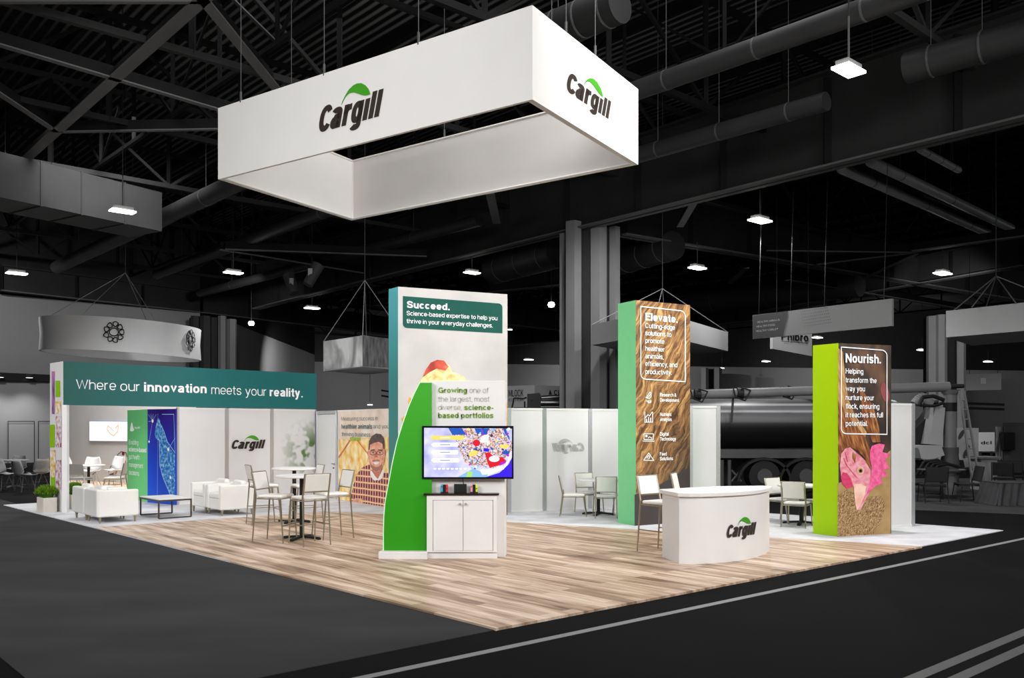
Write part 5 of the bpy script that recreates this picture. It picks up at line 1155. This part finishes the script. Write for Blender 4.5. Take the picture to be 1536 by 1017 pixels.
# square animal banner
def boxsign(name, lb, corners, z0, z1_, mats, top=.0, apex=None, under=True):
    c = sum(corners, Vector())/len(corners); t = thing(name, lb, 'sign', (c.x, c.y, z0)); mb = MB(); n_ = len(corners)
    build(MB().prism(corners, z0, z1_), 'fabric_box', mats, t)
    if apex: cables(t, [Vector((p.x, p.y, z1_)) for p in corners], Vector((c.x, c.y, apex)), 9-apex)
    return t
q0_, q1_, q2_ = XY(485, 27.0), XY(544, 25), XY(610, 26.8)
sq = boxsign('box_banner', 'square hanging banner printed with grey animal photographs', [q0_, q1_, q2_, q0_+q2_-q1_], 3.45, 4.34, GSIGN, apex=6.2)
PX1, PX2 = Plane(q0_, q1_), Plane(q1_, q2_)
AN1 = ramp_mat('grey_animal_print', [(.35, (120, 120, 120)), (.5, (158, 158, 158)), (.65, (196, 196, 196))], scale=(1.2, .7, 1), detail=2, distort=1.2); AN2 = ramp_mat('grey_fur_print', [(.3, (60, 60, 60)), (.6, (110, 110, 110)), (.8, (150, 150, 150))], scale=(9, 2, 1), detail=6)
mb = MB(); PX1.poly(mb, [(485.4, 512), (543.8, 503.5), (543.8, 549.5), (485.4, 554.5)], .02, 0); PX2.poly(mb, [(544.2, 503.5), (609, 510.5), (609, 553), (544.2, 549.5)], .02, 1)
build(mb, 'animal_photograph', [AN1, AN2], sq)
# word banner at right
w0_, w1_ = XY(1129, 25.7), XY(1338, 22.3); PWB = Plane(w0_, w1_); wb = thing('flat_banner', 'long flat grey banner reading HEALTHY ANIMALS. HEALTHY FOOD. HEALTHY WORLD.', 'sign', (w0_+w1_)/2+Vector((0, 0, 4.3)))
build(MB().prism([w0_, w1_, w1_-PWB.n*.08, w0_-PWB.n*.08], 4.3, 4.99), 'banner_face', GSIGN, wb)
mb = MB(); PWB.poly(mb, [(1129.3, 473.4), (1182.5, 466.3), (1174.6, 503.8), (1129.3, 508.4)], .01); build(mb, 'dark_end', mat('dark_banner_print', (82, 82, 82), .8, noise=.03), wb)
mb = MB(); text(mb, PWB, 'HEALTHY ANIMALS.', 1136, 484.6, 1170, 482, .02, bold=.01); text(mb, PWB, 'HEALTHY FOOD.', 1135, 491.4, 1163, 488.6, .02, bold=.01); text(mb, PWB, 'HEALTHY WORLD.\u00ae', 1134, 498.2, 1167, 495.4, .02, bold=.01); build(mb, 'lettering', GSIGNL, wb)
mb = MB()
for i in range(14):
    for j in range(7): PWB.ell(mb, 1200+i*3+j*1.2, 463+j*4.4-i*.45, .5+.03*i, .5, .02, 0, 6)
build(mb, 'dot_pattern', GREY1, wb)
for k in (.05, .3, .55, .95):
    p = w0_.lerp(w1_, k)+Vector((0, 0, 4.99)); build(MB().tube(p, Vector((p.x+.2, p.y, 12.985)), .008, n=5), 'cable', NEARBLK, wb)
v0, v1 = XY(1159, 27.2), XY(1218, 28.2); PV = Plane(v0, v1); vb = thing('flat_banner', 'pale grey banner reading Phibro, half hidden behind the long banner', 'sign', (v0+v1)/2+Vector((0, 0, 3.9)))
build(MB().prism([v0, v1, v1-PV.n*.1, v0-PV.n*.1], [4.15, 4.0, 4.0, 4.15], 4.75), 'banner_face', GSIGNL, vb)
mb = MB(); text(mb, PV, 'Phibro', 1172, 509.5, 1212.5, 497, .02, bold=.05); text(mb, PV, 'ANIMAL HEALTH CORPORATION', 1175, 513, 1212, 511, .02, bold=.02); build(mb, 'lettering', NEARBLK, vb)
for k in (.1, .9): p = v0.lerp(v1, k)+Vector((0, 0, 4.75)); build(MB().tube(p, Vector((p.x, p.y, 12.985)), .008, n=5), 'cable', NEARBLK, vb)
x_n, x_c = XY(985, 23.0), XY(1092, 28.3); x_f = XY(1000, 31.5)
boxsign('box_banner', 'plain grey box banner showing right of the mint green tower', [x_n, x_c, x_f, x_n+x_f-x_c], 4.17, 4.77, GSIGN, apex=6)
y_n, y_r, y_b = XY(1419, 25.2), XY(1600, 22.6), XY(1457.7, 27.8)
yb_ = boxsign('box_banner', 'pale grey box banner hanging at the right edge by five white cables', [y_n, y_r, y_r+(y_b-y_n), y_b], 4.3, 5.05, GSIGNL)
apx = D(1494, 414, 26.0)
cables(yb_, [Vector((y_n.x+.2, y_n.y, 5.05)), Vector(((y_n.x*.6+y_r.x*.4)-.4, 24.4, 5.05)), Vector(((y_r.x*.6+y_n.x*.4), 23.6, 5.05)), Vector((y_b.x+.3, y_b.y, 5.05)), y_r+(y_b-y_n)+Vector((0, 0, 5.05))], apx, 3, .018)
sb0, sb1 = XY(1449, 30.5), XY(1502, 30); PSB = Plane(sb0, sb1); sb = thing('flat_banner', 'small pale banner with a light square, under the right box banner', 'sign', (sb0+sb1)/2+Vector((0, 0, 3.0)))
build(MB().prism([sb0, sb1, sb1-PSB.n*.1, sb0-PSB.n*.1], 3.0, 3.56), 'banner_face', GSIGN, sb); mb = MB(); PSB.poly(mb, [(1471, 567), (1479, 567), (1479, 575.5), (1471, 575.5)], .02); build(mb, 'light_square', GSIGNL, sb)
for k in (.1, .9): p = sb0.lerp(sb1, k)+Vector((0, 0, 3.56)); build(MB().tube(p, Vector((p.x, p.y, 12.985)), .008, n=5), 'cable', NEARBLK, sb)

# ------------------------------------------------------------------ neighbour booth signs in the gap
ma, mc, me_ = XY(740, 40), XY(802, 38.5), XY(860, 40); PM1, PM2 = Plane(ma, mc), Plane(mc, me_)
mk = thing('booth_sign_wall', 'grey sign wall reading MLOCK, seen between tallest tower and column', 'sign', (ma+me_)/2)
build(MB().prism([ma, mc, me_, me_+Vector((0, 1, 0)), ma+Vector((0, 1, 0))], 0, 3.55), 'sign_board', GSIGNL, mk)
mb = MB(); text(mb, PM1, 'MLOCK', 763, 595, 785, 585, .02, bold=.01); text(mb, PM1, 'EDITION', 763, 602, 785, 598, .02); text(mb, PM2, 'CU', 831, 592, 842, 585, .02, bold=.02); PM2.poly(mb, [(823, 592), (825, 584), (828, 592)], .02); build(mb, 'lettering', GREYD, mk)
rm = thing('machine', 'dark pump and pipe machinery behind the translucent wall', 'machine', XY(812, 30)); mb = MB()
mb.tube(D(808, 604, 30), D(840, 604, 30), .12, n=14); mb.tube(D(812, 597, 30), D(840, 595, 30), .08, n=12)
build(mb, 'pipe', CHROME, rm, smooth=True); mb = MB(); p = D(796, 600, 30); mb.tube(p, D(811, 594, 30), .22, .12, 12); mb.box(D(791, 0, 30).x, D(811, 0, 30).x, 29.8, 30.3, D(0, 611, 30).z, D(0, 591, 30).z); mb.path([D(790, 596, 30), D(785, 598, 30), D(771, 597, 30), D(768, 612, 30)], .03); mb.path([D(787, 602, 30), D(787, 612, 30)], .03)
build(mb, 'pump_body', NEARBLK, rm); build(MB().box(D(770, 0, 30).x, D(845, 0, 30).x, 29.8, 30.4, 0, D(0, 611, 30).z), 'machine_bed', GREYD, rm)

# ------------------------------------------------------------------ tank trailer and machine at right
Yt = 24.0
tk = thing('tank_trailer', 'long polished steel tank on a dark wheeled chassis', 'machine', XY(1200, Yt+.6))
def zt2(py, Y=Yt): return HC+(HY-py)/F*Y
r_t = (zt2(597)-zt2(673))/2; zc_ = zt2(635); Yc_ = Yt+r_t
xa, xb = XY(960, Yt).x, XY(1372, Yt).x
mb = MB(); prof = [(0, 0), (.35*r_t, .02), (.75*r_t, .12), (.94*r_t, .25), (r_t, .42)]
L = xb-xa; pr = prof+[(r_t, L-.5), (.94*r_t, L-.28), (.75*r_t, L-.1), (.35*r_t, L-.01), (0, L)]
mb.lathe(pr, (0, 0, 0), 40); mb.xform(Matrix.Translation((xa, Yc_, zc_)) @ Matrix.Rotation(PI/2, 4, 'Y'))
TANK = ramp_mat('steel_painted_highlights', [(0, (14, 14, 14)), (.42, (24, 24, 24)), (.5, (40, 40, 41)), (.54, (86, 86, 88)), (.62, (104, 104, 106)), (.70, (96, 96, 98)), (.74, (190, 190, 192)), (.77, (120, 120, 122)), (.84, (92, 92, 94)), (.87, (180, 180, 182)), (.91, (70, 70, 72)), (1, (110, 110, 112))], scale=(1, 1, 1/(2*r_t)), loc=(0, 0, -(zc_-r_t)/(2*r_t)), coord='Object', kind='Z', rough=.4)  # highlight strips and the shaded underside are painted into the colour by height
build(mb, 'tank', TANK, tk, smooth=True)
mb = MB(); mb.box(xa, xb+.3, Yt-.05, Yt+1.2, zt2(687), zt2(674)); build(mb, 'frame_rail', GREY1, tk)
mb = MB()
for x0, x1 in ((1108, 1186), (1170, 1250), (1250, 1330)):
    n_ = 14; pts = []; mb = MB()
    cx_ = (x0+x1)/2
    for i in range(n_+1): a = PI*(1-i/n_); pts.append(D(cx_+(x1-x0)/2*math.cos(a)*1.0, 722-math.sin(a)*34, Yt-.15))
    for p, q in zip(pts[:-1], pts[1:]): mb.beam(p+Vector((0, .35, 0)), q+Vector((0, .35, 0)), .75, .07, up=(0, 0, 1) if abs((q-p).normalized().z) < .9 else (1, 0, 0))
    build(mb, 'fender', NEARBLK, tk)
for px in (1147, 1210, 1290):
    c = D(px, 740, Yt-.1); c.z = .43; c2 = c+Vector((0, .6, 0))
    wh = build(MB().tube(c, c2, .42, n=28), 'wheel', NEARBLK, tk, smooth=True); build(MB().tube(c-Vector((0, .02, 0)), c, .2, n=20), 'hub', GREY1, wh, smooth=True)
mb = MB(); mb.path([D(1083, 690, Yt), D(1083, 760, Yt)], .05).path([D(1094, 690, Yt), D(1094, 760, Yt)], .05).path([D(1097, 705, Yt), D(1112, 722, Yt)], .03).path([D(1112, 705, Yt), D(1097, 722, Yt)], .03); build(mb, 'landing_leg', GREY1, tk)
pp = thing('discharge_pipe', 'long grey pipe lying above the polished tank', 'pipe', D(1200, 592, 23.6))
build(MB().tube(D(1000, 593, 23.8), D(1424, 580, 22.9), .125, n=20), 'tube', GREYL, pp, smooth=True)
for px, py in ((1046, 592), (1110, 590), (1180, 588), (1300, 584)):
    mb = MB(); c = D(px, py, 23.5); mb.tube(c-Vector((.08, 0, 0)), c+Vector((.08, 0, 0)), .15, n=14); mb.path([c+Vector((0, -.1, .15)), c+Vector((.25, -.12, .08)), c+Vector((.1, -.14, -.2)), c+Vector((-.15, -.12, -.1)), c+Vector((-.2, -.1, .12))], .02)
    build(mb, 'clamp', NEARBLK, pp)
mb = MB(); mb.tube(D(1418, 580, 22.9), D(1446, 579, 22.8), .07, .05, n=12); build(mb, 'nozzle', NEARBLK, pp)
for px in (1100, 1330): c = D(px, 590, 23.6); build(MB().tube(c, Vector((c.x, c.y+.2, zc_)), .03), 'support_post', GREY1, pp)
vm = thing('machine', 'tall grey upright machine with hoses at the right, beside the ladder', 'machine', XY(1425, 23.5)); Ym = 23.0
def zm(py): return zt2(py, Ym)
cx_ = XY(1425, Ym).x; r_ = 9/F*Ym
build(MB().tube((cx_, Ym, 0), (cx_, Ym, zm(588)), r_*1.0, n=24).tube((cx_, Ym, zm(592)), (cx_, Ym, zm(585)), r_*1.1, r_*1.6, 20), 'column_tube', GREYL, vm, smooth=True)
build(MB().tube((cx_, Ym, zm(617)), (cx_, Ym, zm(604)), r_*1.06, n=24), 'black_band', NEARBLK, vm, smooth=True)
build(MB().tube((cx_, Ym, zm(680)), (cx_, Ym, zm(671)), r_*1.35, n=20).tube((cx_, Ym, zm(708)), (cx_, Ym, zm(680)), r_*1.6, r_*1.3, 20), 'collar', GREY1, vm, smooth=True)
def slab(mb, pts, Y, t_, m=0):
    f_ = [D(x, y, Y) for x, y in pts]; bb = [p+Vector((0, t_, 0)) for p in f_]; n_ = len(f_)
    mb.add(f_+bb, [list(range(n_)), list(range(n_, 2*n_))[::-1]]+[[i, n_+i, n_+(i+1) % n_, (i+1) % n_] for i in range(n_)], m)
mb = MB(); slab(mb, [(1392, 666), (1404, 606), (1418, 612), (1413, 668)], 22.8, .5); slab(mb, [(1378, 672), (1388, 668), (1412, 668), (1417, 683), (1395, 690), (1382, 688)], 22.6, .8); build(mb, 'housing', GSIGN, vm)
mb = MB(); slab(mb, [(1371, 645), (1392, 625), (1402, 608), (1408, 600), (1404, 640), (1392, 668), (1371, 668)], 23.2, .5); slab(mb, [(1371, 690), (1445, 690), (1450, 712), (1371, 716)], 23.2, .8); build(mb, 'dark_body', NEARBLK, vm)
mb = MB(); mb.path([D(1378, 608, 22.7), D(1384, 596, 22.7), D(1400, 594, 22.7), D(1416, 600, 22.7)], .05); build(mb, 'hose', NEARBLK, vm, smooth=True); build(MB().path([D(1416, 604, 22.7), D(1400, 609, 22.7), D(1380, 608, 22.7)], .04), 'hose', NEARBLK, vm, smooth=True)
for k in range(4): build(MB().path([D(1374+k*6, 712, 22.5), D(1386+k*7, 692+k*2, 22.5), D(1405+k*6, 690+k*2, 22.5), D(1425+k*4, 697+k, 22.5), D(1445, 703+k, 22.5), D(1458, 702+k*.4, 22.5)], .035), 'hose', NEARBLK, vm, smooth=True)
mb = MB(); pts = [D(1372+i*2, 606-10*math.sin(i/12*PI), 23.3) for i in range(13)]; mb.path(pts, .12, 10); build(mb, 'bent_duct', GSIGN, vm, smooth=True)
ld = thing('ladder', 'grey metal ladder leaning at the right of the machine', 'ladder', XY(1463, 22.5)); a0, a1, b0, b1 = D(1439, 586, 22.6), D(1460, 732, 22.0), D(1446, 586, 22.6), D(1471, 732, 22.0)
for p, q in ((a0, a1), (b0, b1)): q.z = max(q.z, .03); build(MB().beam(p, q, .04, .05), 'rail', GREYL, ld)
for i in range(1, 10): build(MB().tube(a0.lerp(a1, i/10), b0.lerp(b1, i/10), .018, n=6), 'rung', GREYL, ld)
# posters, signs
def board(name, lb, x0, x1, y0, y1, Y, m, to_floor=True, cat='sign'):
    a, b = XY(x0, Y), XY(x1, Y); t = thing(name, lb, cat, ((a.x+b.x)/2, Y, 0 if to_floor else zt2(y1, Y)))
    build(MB().box(a.x, b.x, Y, Y+.08, zt2(y1, Y), zt2(y0, Y)), 'board', m, t)
    if to_floor: build(MB().box(a.x+.05, a.x+.1, Y+.02, Y+.08, 0, zt2(y1, Y)).box(b.x-.1, b.x-.05, Y+.02, Y+.08, 0, zt2(y1, Y)), 'leg', GREY1, t)
    return t, Plane(a, b)
t, p = board('poster', 'pale poster with dark animal shapes behind the ladder', 1434, 1468, 642, 702, 26, GSIGNL); mb = MB()
p.ell(mb, 1442, 652, 3, 8, .02, 0, rot=.5); p.ell(mb, 1449, 680, 3.5, 8, .02, 0, rot=.4); p.ell(mb, 1452, 671, 3, 4, .02, 0); build(mb, 'animal_picture', GREY1, t)
t, p = board('booth_sign', 'white sign with the letters dcl at the right', 1468.5, 1492, 648.5, 677, 28, mat('lit_white_sign', (190, 190, 190), .7, emit=.25, noise=.02)); mb = MB(); text(mb, p, 'dcl', 1471.5, 666.5, 1487.5, 661.5, .02, bold=.02); build(mb, 'lettering', GREYD, t)
t, p = board('poster', 'dark abstract poster right of the dcl sign', 1495, 1505, 640, 690, 27, ramp_mat('abstract_grey_print', [(.4, (50, 50, 50)), (.55, (150, 150, 150)), (.7, (70, 70, 70))], scale=(4, 4, 1), coord='Object', distort=2)); 
t, p = board('wall_panel', 'dark grey panel holding a black screen at the right', 1504, 1545, 634, 706, 27, GCLOTH, cat='wall panel')
tvx = thing('television', 'black switched off screen at the right edge', 'television', D(1515, 676, 26.8)); build(MB().box(XY(1505, 26.8).x, XY(1523, 26.8).x, 26.8, 26.98, zt2(675, 26.8), zt2(648, 26.8)), 'casing', NEARBLK, tvx, bevel=.01); build(MB().box(XY(1506, 26.8).x, XY(1522, 26.8).x, 26.79, 26.80, zt2(674, 26.8), zt2(649, 26.8)), 'screen', mat('dark_screen', (12, 12, 14), .15, noise=.05), tvx)
pd = thing('lectern', 'pale grey pedestal counter right of the ladder', 'counter', XY(1483, 24.5)); build(MB().box(XY(1472, 24.5).x, XY(1496, 24.5).x, 24.5, 25.1, 0, zt2(688, 24.5)), 'counter_body', GSIGN, pd); build(MB().box(XY(1470, 24.4).x, XY(1502, 24.4).x, 24.4, 25.2, zt2(688, 24.5), zt2(685, 24.5)), 'countertop', GREYL, pd)
# draped table
Yd = 19.8; a, b = XY(1501, Yd), XY(1660, Yd); tb = thing('draped_table', 'table under a pleated grey cloth at the right edge', 'table', ((a.x+b.x)/2, Yd+.4, .006)); zt_ = zt2(724, Yd)
vs = []; n_ = 260
for i in range(n_+1):
    x = a.x-.14+(b.x-a.x+.14)*i/n_; fl = .022*math.sin(i*.33)+.014*math.sin(i*.21+1)
    vs += [(a.x+(b.x-a.x)*i/n_, Yd, zt_-.02), (x, Yd-.10-fl*1.6, .012)]
mb = MB().add(vs, [[2*i, 2*i+1, 2*i+3, 2*i+2] for i in range(n_)]); vs = []
for i in range(21): fl = .04*math.sin(i*1.4); vs += [(a.x, Yd+.8*i/20, zt_-.02), (a.x-.15-fl, Yd-.1+.95*i/20, .012)]
mb.add(vs, [[2*i, 2*i+2, 2*i+3, 2*i+1] for i in range(20)]); build(mb, 'skirt', GCLOTH, tb, smooth=True)
build(MB().box(a.x-.01, b.x, Yd-.01, Yd+.8, zt_-.02, zt_), 'table_top', GCLOTH, tb)
# dark chairs
gd = make_chair('side_chair', 'dark side chair seen from behind at the table beside the white wall panel', 'chair', .44, None, bar=False, backh=.32, gap=.06, w=.50, fm=NEARBLK, sm=GSEAT)
put(gd, (XY(1399, 20.6).x, 20.6), (.1, 1), .006)
for px, Y, v, lb in ((1450, 20.9, (-1, .1), 'dark side chair side on, left of the draped table'), (1364, 21.2, (1, .2), 'dark side chair cut off by the white wall panel'), (1506, 23.2, (.6, .8), 'dark side chair behind the draped table, left one'), (1522, 24.0, (-.3, -1), 'dark side chair behind the draped table, right one')):
    dup(gd, (XY(px, Y).x, Y, .006), face(v), lb)
gtb = make_table('meeting_table', 'dark round table between the dark chairs at the right', .72, .55, .32, pole=NEARBLK, top=GREY1); put(gtb, (XY(1412, 21.8).x, 21.8), (.4, 1), .006)
